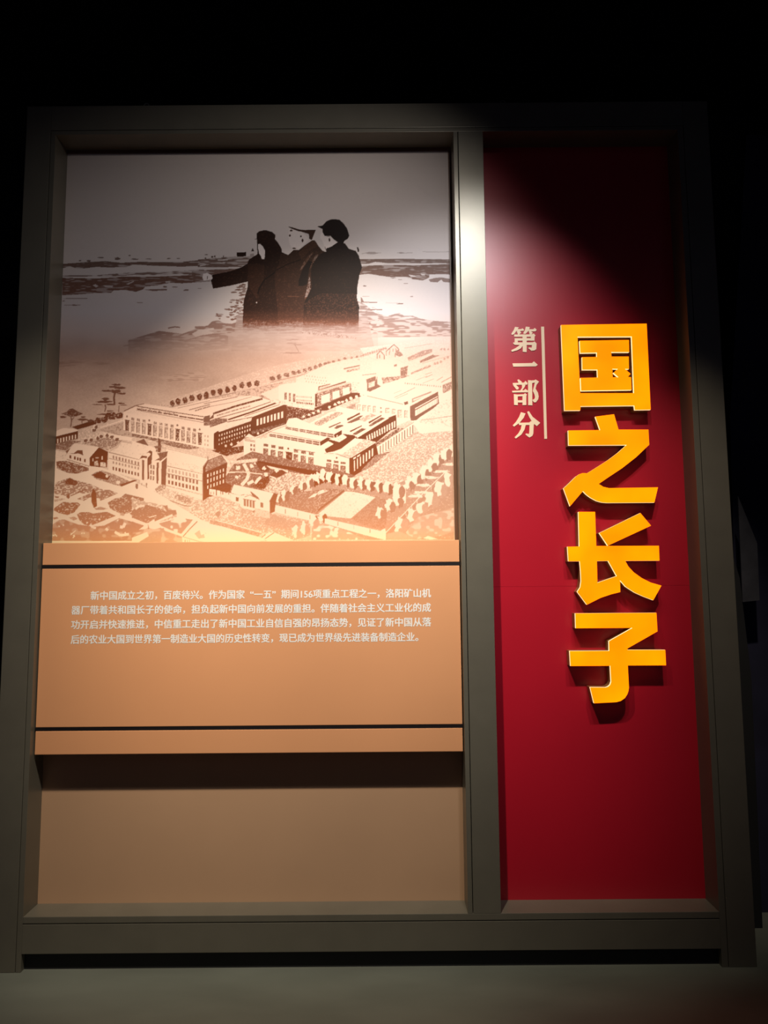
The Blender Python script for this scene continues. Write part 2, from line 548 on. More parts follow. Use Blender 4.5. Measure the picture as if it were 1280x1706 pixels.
P('C', '158,216 200,218 290,248 380,260 440,252 515,256 480,340 462,388 430,372 425,310 350,285 280,270 200,240', -0.45)
for cx, cy, rx, ry in ((200, 265, 22, 9), (180, 328, 12, 16), (322, 340, 12, 12), (342, 395, 12, 24), (235, 495, 28, 8)):
    EL('C', cx, cy, rx, ry, -0.4, 0.2)
P('C', '640,498 700,480 800,415 890,430 942,500 1030,528 1068,585 1112,740 1080,830 1050,1000 1045,1150 1075,1250 1060,1760 340,1760 365,1200 460,1000 450,800 470,700 540,600 590,558 650,535', -0.93, -0.66, 0.16)
P('C', '370,1200 560,1080 1040,1080 1065,1300 1060,1760 350,1760', -0.86, -0.35, 0.36)
P('C', '600,245 610,290 630,335 690,330 790,420 720,470 655,490 640,525 622,460 600,400 568,350', 1.18)
P('C', '640,330 690,330 700,350 665,345', 0.5)
P('C', '533,212 605,198 650,145 710,121 760,117 820,125 870,170 920,240 947,330 925,372 880,400 870,440 800,415 750,380 700,330 630,335 605,290 600,245', -0.96)
EL('C', 690, 385, 11, 24, -0.5, 0.1)
P('C', '628,450 645,500 640,520', -0.2)
EL('B', 758, 1195, 9, 9, 0.9, 0.1)
fade = np.clip((PYY + 5 * (GRAIN - 0.5) - 512) / 46, 0, 1)
fade = fade * fade * (3 - 2 * fade)
fig = np.abs(V - base) > 1e-4
k_ = np.where(fig, 1 - fade, 0)
k2 = np.clip((k_ - (GRAIN - 0.25) * 0.9) * 2.2, 0, 1) * 0.22 + k_ * 0.78
V[:] = base * (1 - k2 * fig) + V * (k2 * fig)
P('C', '330,1560 560,1570 820,1600 1040,1650 1040,1670 700,1640 330,1590', 0.25, 0.6, 0.6)
S('Z', '498,586 490,572', 1.0, 0.3)
for cx, cy, rx in ((490, 566, 10), (484, 572, 8), (497, 574, 9), (489, 588, 16)):
    EL('Z', cx, cy, rx, 1.3, 0.38, 0.4)

# --- drawn factory estate
P('Z', '95,735 300,660 452,610 640,575 757,560 757,905 84,905', 0.66, 0.84, 0.35)
P('Z', '600,580 757,560 757,800 640,640', 0.84, 0.97, 0.6)
# far rows of trees
S('F', '740,225 1280,130', 1.0, 0.4)
for x_, y_ in ((780, 180), (855, 155), (950, 135), (1040, 105), (1140, 90), (1230, 75)):
    EL('F', x_, y_, 34, 44, 0.12, 0.2, 0.45, 0.25)
S('G', '0,200 430,110 1050,-20', 1.2, 0.35)
S('G', '150,190 480,120', 2.5, 0.45, 0.75, 0.5)
for x_, y_ in ((30, 145), (125, 110), (212, 98), (315, 75), (405, 55), (505, 15), (600, 5), (705, -10)):
    EL('G', x_, y_, 34, 42, 0.12, 0.2, 0.45, 0.25)
S('N', '0,355 350,275 640,190', 1.0, 0.35)
for i, (x_, y_) in enumerate(((30, 305), (115, 285), (210, 260), (300, 238), (360, 225), (438, 205), (500, 185), (570, 162), (630, 140), (695, 122), (740, 110), (800, 95), (868, 78), (940, 58), (1020, 46), (1090, 33), (1150, 25), (1205, 12))):
    k = 1 - i * 0.035
    EL('N', x_, y_, 34 * k, 34 * k, 0.2, 0.25, 0.6, 0.3)
P('F', '560,200 700,180 740,215 620,205', 0.5, 0.75, 0.5)
# ground beyond roofs
P('G', '420,110 1000,-10 1000,60 1000,200 760,170 600,150 450,165', 0.66, 0.35, 0.35)
P('G', '750,130 1000,30 1000,200 900,210', 0.82)
# big left hall: roofs
P('F', '790,235 1280,110 1280,340 1150,320', 0.86)
P('G', '0,215 450,165 620,155 750,170 1000,232 1105,262 640,440 620,490 190,620 140,650 0,640 -70,560', 0.86)
S('F', '850,240 1280,140', 1.0, 0.45)
S('F', '1000,265 1280,190', 1.6, 0.4)
S('F', '1080,275 1280,215', 2.2, 0.35, 0.8, 0.3)
S('G', '0,262 300,200 450,168', 1.2, 0.35)
S('G', '0,315 380,240 640,168', 1.0, 0.45)
S('G', '120,395 400,300 780,195', 3.2, 0.15, 0.5, 0.25)
S('G', '170,420 420,345 620,290', 2.0, 0.35, 0.7, 0.4)
S('G', '180,455 560,350 900,232', 1.3, 0.25)
S('G', '320,475 640,370 990,240', 2.6, 0.18)
S('G', '540,430 800,340 1010,272', 1.3, 0.35)
P('G', '0,470 80,450 130,395 130,450 0,502', 0.22)
P('G', '0,520 160,452 310,460 310,500 0,605', 0.25, 0.4, 0.4)
S('G', '310,505 640,440', 1.4, 0.25)
P('G', '170,600 400,500 560,455 640,465 610,490 200,635', 0.85, 0.6, 0.15)
S('G', '740,165 820,190 900,215 1000,230', 1.3, 0.4)
# side wall
P('G', '130,660 190,620 200,640 630,490 640,440 1105,258 1105,545 860,640 700,695 540,720 430,810 270,890 130,865', 0.07)
WIN('G', (190, 660), (630, 515), (630, 575), (190, 720), 13, 1, 0.30, 0.45, 0.92)
WIN('G', (185, 720), (630, 572), (630, 630), (185, 775), 13, 1, 0.34, 0.50, 0.92)
WIN('G', (185, 780), (560, 650), (560, 700), (185, 830), 11, 1, 0.30, 0.42, 0.75)
WIN('G', (690, 462), (1065, 348), (1065, 455), (690, 568), 8, 1, 0.52, 0.80, 0.92)
for x_, y_ in ((290, 825), (365, 800), (455, 780), (720, 650), (790, 615), (850, 590)):
    EL('G', x_, y_, 14, 18, 0.8, 0.4)
for x_ in range(660, 1100, 50):
    EL('G', x_, 640 - (x_ - 660) * 0.25, 26, 24, 0.25, 0.3, 0.5, 0.2)
P('G', '1105,300 1280,330 1280,470 1180,450 1105,490', 0.20, 0.55, 0.35)
P('G', '1105,260 1280,285 1280,320 1105,300', 0.85, 0.55, 0.2)
# facade
P('F', '125,295 300,215 400,180 1280,318 1280,350 1200,440 1195,760 1100,748 118,548', 0.86)
P('F', '400,180 1280,318 1200,355 870,300 300,205', 0.93)
S('F', '290,205 400,182', 1.0, 0.2)
S('F', '130,280 290,205', 1.3, 0.25)
S('F', '300,212 870,305 1200,355 1280,340', 1.3, 0.2)
P('F', '300,222 860,312 860,350 300,262', 0.80, 0.3, 0.35)
WIN('F', (300, 240), (860, 325), (860, 352), (300, 262), 8, 1, 0.8, 0.6, 0.2)
WIN('F', (865, 335), (1195, 385), (1195, 410), (865, 358), 3, 1, 0.92, 0.7, 0.12)
P('F', '1195,365 1280,330 1280,440 1195,430', 0.25)
S('F', '300,265 1180,430 1280,430', 1.1, 0.4)
P('F', '138,300 300,268 1200,445 1200,470', 0.80, 0.97, 0.5)
P('F', '132,300 1200,475 1198,765 1100,748 120,545', 0.97)
for i in range(14):
    u = (i + 0.5) / 14
    xa = 140 + (1185 - 140) * u
    yt = 392 + (578 - 392) * u
    yb = 535 + (737 - 535) * u
    tt = 0.22 if i in (0, 4, 9, 13) else (0.42 if i < 9 else 0.32)
    P('F', [(xa - 24, yt), (xa + 24, yt + 5), (xa + 20, yb + 3), (xa - 24, yb - 2)], tt, 0.72, 0.5 if tt > 0.3 else 0.25)
    S('F', [(xa - 24, yt), (xa - 24, yb)], 0.7, 0.2)
    if i in (0, 4, 9, 13):
        EL('F', xa - 5, yt - 48, 12, 15, 0.3, 0.2)
        S('F', [(xa - 36, yt - 4), (xa + 36, yt + 7)], 0.9, 0.12)
    else:
        P('F', [(xa - 20, yt - 48), (xa + 20, yt - 41), (xa + 20, yt - 4), (xa - 20, yt - 11)], 0.35, 0.7, 0.35 if i < 9 else 0.1)
P('F', '1200,475 1280,470 1280,760 1195,755', 0.95)
P('G', '0,610 130,630 130,865 0,848', 0.97)
WIN('G', (-5, 660), (72, 672), (72, 845), (-5, 830), 2, 3, 0.5, 0.5, 0.55)
P('F', '120,552 1100,748 1140,770 1000,790 850,770 600,700 450,650 0,592 0,560', 0.28, 0.62, 0.35)
P('G', '100,880 540,820 540,900 300,960 160,910', 0.15, 0.5, 0.25)
# far top centre hall
P('N', '330,300 400,270 600,180 700,130 940,70 1280,20 1280,180 1280,560 1150,520 1000,350 600,410 330,380', 0.90, 0.70, 0.12)
P('N', '600,190 940,200 1220,330 1000,345 950,330 600,400 360,370 340,300', 0.88)
for j in range(3):
    for i in range(9):
        EL('N', 430 + i * 33 + j * 12, 268 + j * 38 + i * 4, 4, 9, 0.4, 0.3)
P('N', '430,400 465,395 465,440 432,450', 0.3)
P('N', '605,405 760,370 760,380 620,415 620,445 950,335 955,355 610,455', 0.22)
P('N', '105,400 170,375 300,380 560,480 560,662 110,582', 0.95)
P('N', '170,375 340,352 600,400 600,455 570,495 450,460', 0.92)
for q in ((178, 478, 212, 572), (235, 485, 262, 592), (288, 495, 318, 602)):
    P('N', [(q[0], q[1]), (q[2], q[1] + 3), (q[2], q[3]), (q[0], q[3])], 0.3, 0.6, 0.3)
WIN('N', (330, 515), (525, 530), (525, 560), (330, 545), 10, 1, 0.5, 0.7, 0.45)
WIN('N', (330, 560), (525, 575), (525, 602), (330, 590), 10, 1, 0.5, 0.7, 0.35)
WIN('N', (330, 590), (550, 610), (550, 645), (330, 620), 10, 1, 0.6, 0.75, 0.12)
P('N', '110,585 560,665 540,700 220,640 0,600 0,560', 0.88, 0.5, 0.2)
P('N', '565,500 1015,365 1025,485 610,660 565,662', 0.28, 0.7, 0.35)
P('N', '565,505 590,495 590,658 565,660', 0.12)
P('N', '640,525 750,490 752,590 645,630', 0.95)
P('N', '783,478 872,450 872,542 785,572', 0.95)
P('N', '910,435 1000,408 1002,492 912,522', 0.95)
P('N', '560,672 610,660 1030,482 1150,488 1180,520 1080,550 720,705 560,720', 0.10)
for x_, y_ in ((745, 665), (815, 632), (865, 610), (910, 600), (960, 580), (1015, 555), (1085, 535), (1150, 515)):
    EL('N', x_, y_, 20, 18, 0.85, 0.35)
P('N', '215,650 540,705 640,670 640,745 520,790 400,828 215,828', 0.15, 0.5, 0.3)
for x_, y_ in ((490, 760), (545, 740), (605, 715), (420, 785)):
    EL('N', x_, y_, 16, 16, 0.85, 0.35)
S('N', '925,185 1270,112', 2.0, 0.25)
S('N', '960,215 1160,175', 3.5, 0.3, 0.7, 0.5)
S('N', '1100,65 1200,85 1280,100', 1.0, 0.35)
P('N', '1020,360 1200,330 1210,440 1030,450', 0.85, 0.5, 0.2)
P('N', '1215,360 1280,330 1280,470 1215,440', 0.25, 0.6, 0.3)
# far right houses
P('O', '0,240 200,180 420,110 600,90 1140,0 1140,520 0,740', 0.86, 0.97, 0.5)
for i in range(12):
    EL('O', 15 + i * 28, 250 - i * 9, 14, 18, 0.35, 0.3, 0.7, 0.4)
for x_, y_, w in ((215, 230, 90), (330, 190, 110), (375, 150, 110)):
    P('O', [(x_, y_), (x_ + w * 0.45, y_ - 45), (x_ + w, y_ + 10), (x_ + w, y_ + 70), (x_, y_ + 55)], 0.88)
    S('O', [(x_ - 5, y_ + 5), (x_ + w * 0.45, y_ - 45), (x_ + w, y_ + 10), (x_ + w, y_ + 70)], 1.6, 0.2)
    S('O', [(x_, y_), (x_, y_ + 55)], 1.2, 0.3)
    S('O', [(x_ + w * 0.35, y_ + 5), (x_ + w * 0.35, y_ + 45)], 1.6, 0.3)
P('O', '440,150 520,210 540,240 500,260 450,240', 0.25, 0.6, 0.3)
P('O', '145,320 420,270 470,300 600,370 500,400 500,500 330,470 150,440', 0.95)
P('O', '425,360 460,350 465,375 430,385', 0.3)
P('O', '505,400 600,372 590,485 510,505', 0.25, 0.6, 0.3)
P('O', '590,270 790,180 905,160 905,205 610,315', 0.35, 0.75, 0.35)
P('O', '750,310 920,228 925,240 1010,238 880,290 755,338', 0.22, 0.55, 0.3)
P('O', '690,300 750,285 750,335 695,330', 0.96)
P('O', '270,520 420,510 600,490 620,500 430,560 290,600', 0.30, 0.75, 0.4)
for i in range(13):
    EL('O', 650 + i * 19, 465 - i * 7.5, 13, 13, 0.4, 0.35, 0.8, 0.3)
for x_, y_ in ((940, 345), (975, 335), (1015, 320), (1060, 285), (1100, 265), (1020, 165), (1060, 165), (1108, 165)):
    EL('O', x_, y_, 15, 17, 0.5, 0.3)
S('O', '780,340 1150,240', 0.8, 0.6)
S('O', '560,150 900,95', 0.8, 0.5)
P('O', '75,545 195,500 200,555 215,505 218,600 262,630 130,695 90,690 90,600', 0.25, 0.5, 0.2)
P('O', '105,590 185,560 185,625 110,650', 0.85, 0.4, 0.3)
S('O', '30,490 200,470', 1.2, 0.4)
P('O', '70,740 300,650 560,570 1150,480 1160,760 1160,1060 0,1060 0,760', 0.95)
for a in (('430,770 560,710 690,645', 1.0), ('450,785 600,720', 0.8), ('790,590 930,535', 0.8), ('820,520 910,480', 1.2), ('960,560 1040,510', 1.2),
          ('1020,580 1150,510', 1.6), ('820,480 900,455', 1.0), ('700,555 840,500', 0.7), ('90,750 540,855', 1.3), ('420,720 520,680', 0.6)):
    S('O', a[0], a[1], 0.5)
WIN('O', (555, 575), (1025, 620), (1025, 650), (555, 605), 17, 1, 0.45, 0.6, 0.45)
P('O', '1035,612 1150,570 1150,665 1040,722', 0.35, 0.7, 0.35)
P('O', '550,830 600,815 605,850 560,865', 0.25)
P('O', '650,785 895,690 900,705 655,835', 0.45)
P('O', '668,795 890,712 890,720 672,812', 0.95)
P('O', '628,880 980,695 985,785 990,830 1010,850 760,1010 700,1060 628,1060', 0.25)
P('O', '690,935 975,775 975,838 690,1005', 0.95)
for i in range(12):
    S('O', [(705 + i * 23, 925 - i * 13), (705 + i * 23, 992 - i * 13)], 0.55, 0.6)
P('O', '690,905 975,750 975,760 690,920', 0.88)
P('L', '200,80 750,102 750,245 620,300 610,200 460,190 200,150', 0.96)
P('L', '750,200 760,248 850,245 1190,200 1190,345 830,262 750,262', 0.88, 0.62, 0.3)
P('L', '1050,70 1190,0 1190,200 860,240', 0.88, 0.65, 0.25)
S('L', '860,245 1190,200', 1.0, 0.45)
for x0_, y0_, x1_, y1_ in ((215, 88, 250, 148), (270, 93, 306, 152), (325, 98, 356, 158), (380, 103, 405, 165), (505, 122, 546, 172), (570, 132, 606, 182), (630, 140, 670, 218), (697, 148, 730, 222)):
    P('L', [(x0_, y0_), (x1_, y0_ + 3), (x1_, y1_), (x0_, y1_)], 0.62, 0.9, 0.45)
    S('L', [(x0_, y0_), (x1_, y0_ + 3)], 0.9, 0.3)
    S('L', [(x0_, y0_), (x0_, y1_)], 0.8, 0.35)
EL('L', 457, 120, 8, 8, 0.3)
EL('L', 457, 160, 12, 10, 0.4)
P('L', '145,85 200,75 200,135 100,120', 0.4, 0.7, 0.3)
P('L', '800,268 1190,320 1190,352 1000,325 830,305', 0.97)
# centre hall, seen from above
P('K', '160,440 370,340 490,300 520,240 600,230 740,290 960,170 1100,150 1280,170 1280,420 1160,655 900,610 880,560 160,450', 0.92)
P('L', '0,100 200,140 470,190 610,190 300,430 60,600 0,590', 0.92)
P('K', '770,292 1030,165 1115,180 850,318', 0.42, 0.85, 0.4)
P('L', '230,240 350,175 410,195 290,260', 0.5, 0.85, 0.45)
for q in ('110,235 240,165 245,180 118,250', '330,262 460,190 462,202 335,280', '135,355 262,295 265,305 150,365'):
    P('L', q, 0.2)
for q in ('112,268 240,200 280,195 240,225 130,275', '330,300 400,250 460,215 505,225 370,300 350,308', '165,385 262,325 325,335 215,400', '0,300 60,290 80,300 0,335'):
    P('L', q, 0.22, 0.5, 0.2)
P('K', '940,330 1070,275 1080,283 955,340', 0.25)
P('K', '1000,340 1070,305 1110,315 1030,350', 0.25)
P('K', '1140,240 1275,180 1278,195 1145,255', 0.2)
P('K', '1145,285 1280,215 1280,250 1190,285', 0.25)
S('K', '300,378 860,480', 1.0, 0.4)
P('K', '300,395 470,420 850,488 850,530 470,455 300,425', 0.6, 0.95, 0.4)
WIN('K', (310, 398), (850, 484), (850, 530), (310, 430), 7, 2, 0.86, 0.66, 0.22)
P('K', '850,488 940,435 940,480 858,530', 0.18)
P('K', '480,320 620,345 1000,400 1000,450 620,385 480,345', 0.65, 0.95, 0.4)
WIN('K', (480, 322), (1002, 402), (1002, 448), (480, 350), 7, 2, 0.86, 0.66, 0.25)
P('K', '1003,408 1085,362 1085,408 1008,455', 0.18)
EL('K', 1036, 424, 8, 10, 0.95)
P('K', '940,440 1050,488 1140,435 1090,400 1225,418 1235,440 1080,560 1000,590 920,605 903,568 1000,510 940,478', 0.15)
P('K', '950,460 1060,490 1140,440 1060,430', 0.88, 0.5, 0.15)
S('K', '170,450 350,365 500,310', 1.0, 0.4)
P('K', '190,440 330,380 300,440 220,455', 0.6, 0.85, 0.5)
# wing walls
P('L', '200,410 540,215 612,188 615,330 560,345 410,470 310,440 200,430', 0.15)
P('L', '200,395 520,215 540,222 215,425', 0.92)
WIN('L', (300, 405), (608, 240), (608, 320), (310, 470), 12, 1, 0.5, 0.85, 0.92)
P('L', '405,475 640,318 690,330 410,510', 0.22, 0.6, 0.4)
P('L', '408,512 790,262 795,372 480,608 430,602', 0.95)
S('L', '410,512 790,265', 0.8, 0.4)
for i in range(13):
    u = i / 12
    xa, ya = 445 + 330 * u, 505 - 210 * u
    P('L', [(xa, ya), (xa + 9, ya - 5), (xa + 11, ya + 82), (xa + 2, ya + 86)], 0.28)
    S('L', [(xa + 5, ya + 84), (xa + 62, ya + 78)], 0.8, 0.3)
P('L', '130,632 400,470 415,520 432,602 480,612 540,600 300,742 140,835', 0.15)
P('L', '400,600 560,560 340,740 250,760', 0.30, 0.5, 0.4)
WIN('L', (170, 660), (385, 520), (385, 600), (175, 775), 7, 1, 0.36, 0.95, 0.94)
WIN('L', (170, 625), (250, 580), (250, 605), (170, 655), 2, 1, 0.7, 0.6, 0.94)
P('L', '55,592 290,438 405,465 390,478 150,622', 0.55, 0.88, 0.45)
S('L', '150,625 400,470', 1.0, 0.92)
# front of centre hall
P('K', '38,462 160,448 880,558 912,612 1168,662 1160,865 900,802 540,738 490,738 40,642', 0.97)
P('K', '48,440 95,400 160,438', 0.97)
for s_ in ('45,455 160,478', '45,470 160,490'):
    S('K', s_, 0.9, 0.25)
WIN('K', (106, 498), (165, 506), (165, 645), (106, 632), 2, 3, 0.6, 0.6, 0.3)
P('K', '172,612 203,618 203,670 174,665', 0.2)
S('K', '160,450 160,660', 0.6, 0.5)
for x0_, y0_, x1_, y1_ in ((250, 558, 300, 662), (330, 573, 378, 680), (408, 588, 458, 695), (575, 620, 620, 735), (650, 635, 701, 745), (732, 652, 787, 765), (922, 713, 973, 802), (998, 727, 1050, 818), (1073, 742, 1127, 832)):
    P('K', [(x0_, y0_), (x1_, y0_ + 7), (x1_, y1_ + 4), (x0_, y1_ - 3)], 0.26, 0.62, 0.4)
    S('K', [(x0_, y0_), (x0_, y1_)], 0.9, 0.12)
    S('K', [(x0_, y0_), (x1_, y0_ + 7)], 0.9, 0.15)
for x0_, y0_, x1_, y1_ in ((250, 505, 300, 536), (333, 518, 380, 552), (410, 534, 462, 566), (574, 568, 620, 600), (652, 582, 701, 614), (735, 597, 785, 628), (925, 674, 973, 700), (1000, 686, 1050, 712), (1073, 699, 1127, 722)):
    P('K', [(x0_, y0_), (x1_, y0_ + 6), (x1_, y1_ + 4), (x0_, y1_ - 2)], 0.25, 0.6, 0.2)
P('K', '490,596 558,606 555,742 494,735', 0.18, 0.45, 0.25)
S('K', '480,592 562,604', 1.0, 0.1)
S('K', '570,565 800,602', 1.0, 0.25)
EL('K', 515, 560, 9, 12, 0.15, 0.15)
EL('K', 1032, 658, 11, 9, 0.12, 0.15)
P('K', '856,752 888,758 885,790 858,800', 0.2)
S('K', '1030,615 1160,660', 1.2, 0.3)
S('K', '900,610 960,612 1040,616', 0.8, 0.4)
# grounds in front
P('Z', '395,765 420,752 560,782 600,795 530,800 470,840 440,850 385,830 372,800', 0.26, 0.5, 0.3)
P('K', '180,690 250,698 480,742 860,802 870,830 720,835 500,782 200,722', 0.10)
P('J', '520,300 740,290 900,210 1150,250 1280,260 1150,330 950,420 800,510 680,490 540,450', 0.42, 0.85, 0.5)
S('J', '-20,0 80,80 200,80 470,50', 5.5, 0.82, 0.5, 0.3)
S('J', '60,215 300,212 540,240', 1.6, 0.9)
S('J', '290,100 345,200 355,250 330,310 260,388', 5.5, 0.88, 0.6, 0.2)
S('J', '430,90 600,140 880,205', 3.5, 0.86, 0.6, 0.25)
S('J', '640,262 720,300', 2.5, 0.85)
P('J', '440,80 560,100 640,160 620,210 520,200', 0.2)
P('J', '700,200 800,180 860,215 740,290 640,260', 0.2)
for x_, y_, r_ in ((395, 135, 28), (215, 155, 28), (195, 280, 24), (235, 262, 12), (585, 245, 30), (725, 190, 26), (560, 160, 24), (90, 125, 20)):
    EL('J', x_, y_, r_, r_, 0.93, 0.35)
S('J', '450,370 470,320 520,280', 5, 0.94)
S('J', '340,370 420,330', 5, 0.94)
P('J', '380,400 450,380 520,300 620,260 640,330 560,440 450,410', 0.15, 0.4, 0.25)
# field and trees right
P('L', '290,770 500,640 850,380 1190,352 1190,480 1000,620 830,790 700,853 150,853 160,830', 0.55, 0.87, 0.42)
P('L', '160,830 330,740 440,700 400,760 300,853 150,853', 0.35, 0.7, 0.3)
EL('L', 640, 690, 60, 40, 0.8, 0.3, 0.55, 0.35)
P('M', '0,190 300,180 700,250 1000,100 1205,0 1212,712 0,712', 0.42, 0.62, 0.2)
P('M', '330,190 700,240 900,130 1010,40 1180,-80 640,-20 520,80', 0.52, 0.86, 0.42)
P('M', '0,300 120,275 260,285 20,480 0,490', 0.30, 0.55, 0.35)
P('M', '0,330 90,285 140,295 0,355', 0.85, 0.5, 0.3)
P('M', '285,300 400,310 540,352 330,532 110,510 55,490', 0.93, 0.7, 0.25)
P('M', '180,400 330,380 300,440 160,450', 0.8, 0.95, 0.5)
S('M', '275,292 20,488', 3.5, 0.25)
S('M', '300,285 560,350 640,375', 1.2, 0.3, 0.8, 0.4)
P('M', '330,532 540,352 640,370 640,520 620,640 420,580', 0.33, 0.42, 0.5)
for x_, y_ in ((20, 205), (65, 185), (110, 170), (165, 180), (230, 195), (300, 212), (362, 228), (432, 235), (502, 245), (578, 260), (655, 275)):
    TREE('M', x_, y_, 33, 48, 0.98, 0.25 if x_ > 250 else 0.15)
P('M', '690,270 800,240 800,400 700,430 690,350', 0.98)
for x_, y_, k in ((750, 290, 1.1), (740, 380, 1.0), (840, 235, 1.0), (905, 195, 1.05), (970, 145, 1.05), (1030, 82, 1.05), (1085, 25, 1.05), (1150, -20, 1.0), (670, 420, 1.0), (590, 490, 1.0)):
    TREE('M', x_, y_, 36 * k, 52 * k, 0.98, 0.33)
for x_, y_ in ((930, 310), (1010, 180), (1100, 130), (960, 250), (1180, 70), (890, 340)):
    EL('M', x_, y_, 60, 14, 0.88, 0.35, 0.6, 0.3)
P('M', '640,660 800,480 960,340 1160,140 1160,165 980,350 820,500 660,680', 0.38)
S('M', '632,650 800,475 960,305 1155,118', 1.3, 0.98)
for x_, y_, h_ in ((800, 475, 50), (850, 425, 45), (895, 375, 50), (960, 305, 45), (1015, 255, 40), (1065, 210, 35)):
    S('M', [(x_, y_), (x_ + 5, y_ + h_)], 0.7, 0.9)
for x_, y_, k in ((1180, 200, 1.15), (1105, 285, 1.15), (1030, 370, 1.2), (945, 440, 1.0), (870, 510, 1.15), (770, 580, 1.1), (745, 640, 0.8)):
    TREE('M', x_, y_, 38 * k, 52 * k, 0.98, 0.46)
P('M', '900,520 1210,440 1212,640 1100,680 860,712 800,650', 0.50, 0.68, 0.35, N6)
P('M', '640,660 740,640 860,690 860,712 640,712', 0.52)
P('M', '950,700 990,680 1070,705 1010,712', 0.97)
P('M', '0,500 110,490 110,530 100,575 0,570', 0.9, 0.3, 0.4)
TREE('M', 20, 540, 25, 40)
TREE('M', 95, 520, 25, 40)
P('M', '0,575 110,575 200,610 300,640 440,700 440,712 0,712', 0.50, 0.9, 0.3, N6)
P('M', '110,530 630,648 632,716 560,700 440,670 300,630 110,575', 0.98)
for x_ in (222, 358, 495):
    S('M', [(x_, 530 + (x_ - 110) * 0.225 + 4), (x_, 530 + (x_ - 110) * 0.225 + 38)], 0.8, 0.3)
P('M', '590,630 625,615 632,655 585,650', 0.97)
TREE('M', 225, 640, 30, 28, 0.98, 0.5)
# forecourt around gatehouse
P('J', '-60,560 120,590 280,700 640,760 1180,860 1180,1060 960,1120 700,1020 540,1020 0,880 -60,880', 0.50, 0.84, 0.33)
P('J', '640,760 930,870 1180,870 1000,1000 700,960 560,900', 0.45, 0.6, 0.3)
P('J', '700,600 820,520 1000,480 1280,450 1280,770 1230,770 710,648', 0.32, 0.5, 0.35)
P('J', '1145,560 1230,500 1280,490 1240,540', 0.9)
for x_, y_, r_ in ((1175, 350, 42), (1080, 400, 40), (955, 450, 38), (845, 530, 42), (760, 570, 34)):
    TREE('J', x_, y_, r_, r_ * 1.6, 0.97, 0.28)
P('J', '708,650 1240,775 1180,862 710,747', 0.98)
for x_ in (845, 1008, 1175):
    S('J', [(x_, 705 + (x_ - 845) * 0.23), (x_, 765 + (x_ - 845) * 0.23)], 0.9, 0.25)
TREE('J', 1000, 1010, 50, 75, 0.97, 0.5)
TREE('J', 1110, 960, 50, 75, 0.97, 0.45)
TREE('J', 1230, 880, 50, 70, 0.97, 0.45)
# gatehouse
P('J', '640,600 690,490 745,505 720,600 700,740 640,765', 0.22)
P('J', '122,470 160,375 690,490 625,612 480,575 370,505 250,525 122,490', 0.96)
P('J', '118,495 250,525 370,508 480,578 638,608 638,752 470,700 410,722 280,690 118,592', 0.98)
S('J', '165,378 690,490', 0.7, 0.5)
P('J', '375,465 400,480 480,545 500,575 460,568 400,520', 0.25)
S('J', '300,545 370,518 470,565', 1.0, 0.4)
S('J', '250,520 300,510', 0.9, 0.4)
P('J', '188,545 225,552 218,605 188,598', 0.25)
P('J', '515,615 550,622 548,688 515,680', 0.28)
WIN('J', (285, 572), (440, 600), (440, 695), (285, 660), 4, 1, 0.66, 1.0, 0.3)
S('J', '280,568 450,600', 1.0, 0.3)
P('J', '400,742 470,700 490,705 430,750', 0.3)
P('J', '440,690 640,740 640,830 430,800', 0.72, 0.5, 0.3)
P('J', '0,480 45,488 45,555 0,548', 0.96)
P('J', '52,492 115,505 115,575 52,562', 0.96)
WIN('J', (62, 500), (112, 512), (112, 565), (62, 555), 2, 2, 0.5, 0.5, 0.45)
# administration block
P('I', '240,600 405,570 840,720 900,760 700,830 600,800 250,690', 0.62, 0.9, 0.5)
P('I', '380,600 830,720 780,760 620,700 480,680 380,610', 0.60, 0.9, 0.5)
P('I', '520,660 650,690 720,740 680,790 560,740 500,700', 0.40, 0.75, 0.4)
S('I', '250,690 450,740 620,800 700,805', 1.5, 0.35)
P('I', '700,800 760,740 900,700 1040,700 1280,780 1280,1060 1000,1010 830,960 740,960 690,880', 0.52, 0.88, 0.45)
P('I', '1000,1010 1060,980 1280,1060 1280,1095', 0.35, 0.55, 0.3)
EL('I', 1020, 895, 26, 36, 0.4)
P('I', '840,350 900,262 1060,198 1130,295 1105,520 1180,560 1160,640 900,700 838,745', 0.20)
P('I', '870,350 905,270 1055,205 1120,290 870,400', 0.30, 0.52, 0.4)
WIN('I', (880, 425), (1100, 350), (1100, 395), (880, 475), 6, 1, 0.36, 0.8, 0.95)
WIN('I', (880, 490), (1100, 410), (1100, 460), (880, 545), 6, 1, 0.36, 0.85, 0.95)
WIN('I', (880, 565), (1100, 480), (1100, 530), (880, 610), 6, 1, 0.36, 0.85, 0.95)
for q in ('915,600 995,612 992,688 915,668', '1003,615 1048,625 1046,690 1003,682', '1055,630 1110,642 1108,705 1055,695', '1120,640 1170,650 1168,715 1120,708'):
    P('I', q, 0.95)
for x_ in (930, 960, 1070, 1140):
    P('I', [(x_, 635), (x_ + 12, 637), (x_ + 12, 668), (x_, 666)], 0.4)
P('H', '815,188 925,130 990,48 1280,100 1280,300 1220,290', 0.90, 0.68, 0.2)
S('H', '990,48 1280,98', 0.8, 0.5)
S('H', '815,188 1220,290', 1.2, 0.35)
P('I', '0,30 120,60 290,120 300,200 100,245 0,228', 0.90, 0.7, 0.15)
P('F', '290,692 400,648 460,742', 0.25)
P('I', '405,110 905,235 838,350 835,425 400,325', 0.94, 0.75, 0.08)
P('I', '430,270 700,300 835,360 835,425 405,325', 0.90, 0.62, 0.22)
S('I', '350,110 900,238', 0.8, 0.5)
S('I', '405,328 835,425', 1.2, 0.3)
S('I', '900,215 900,260 840,345', 1.6, 0.35)
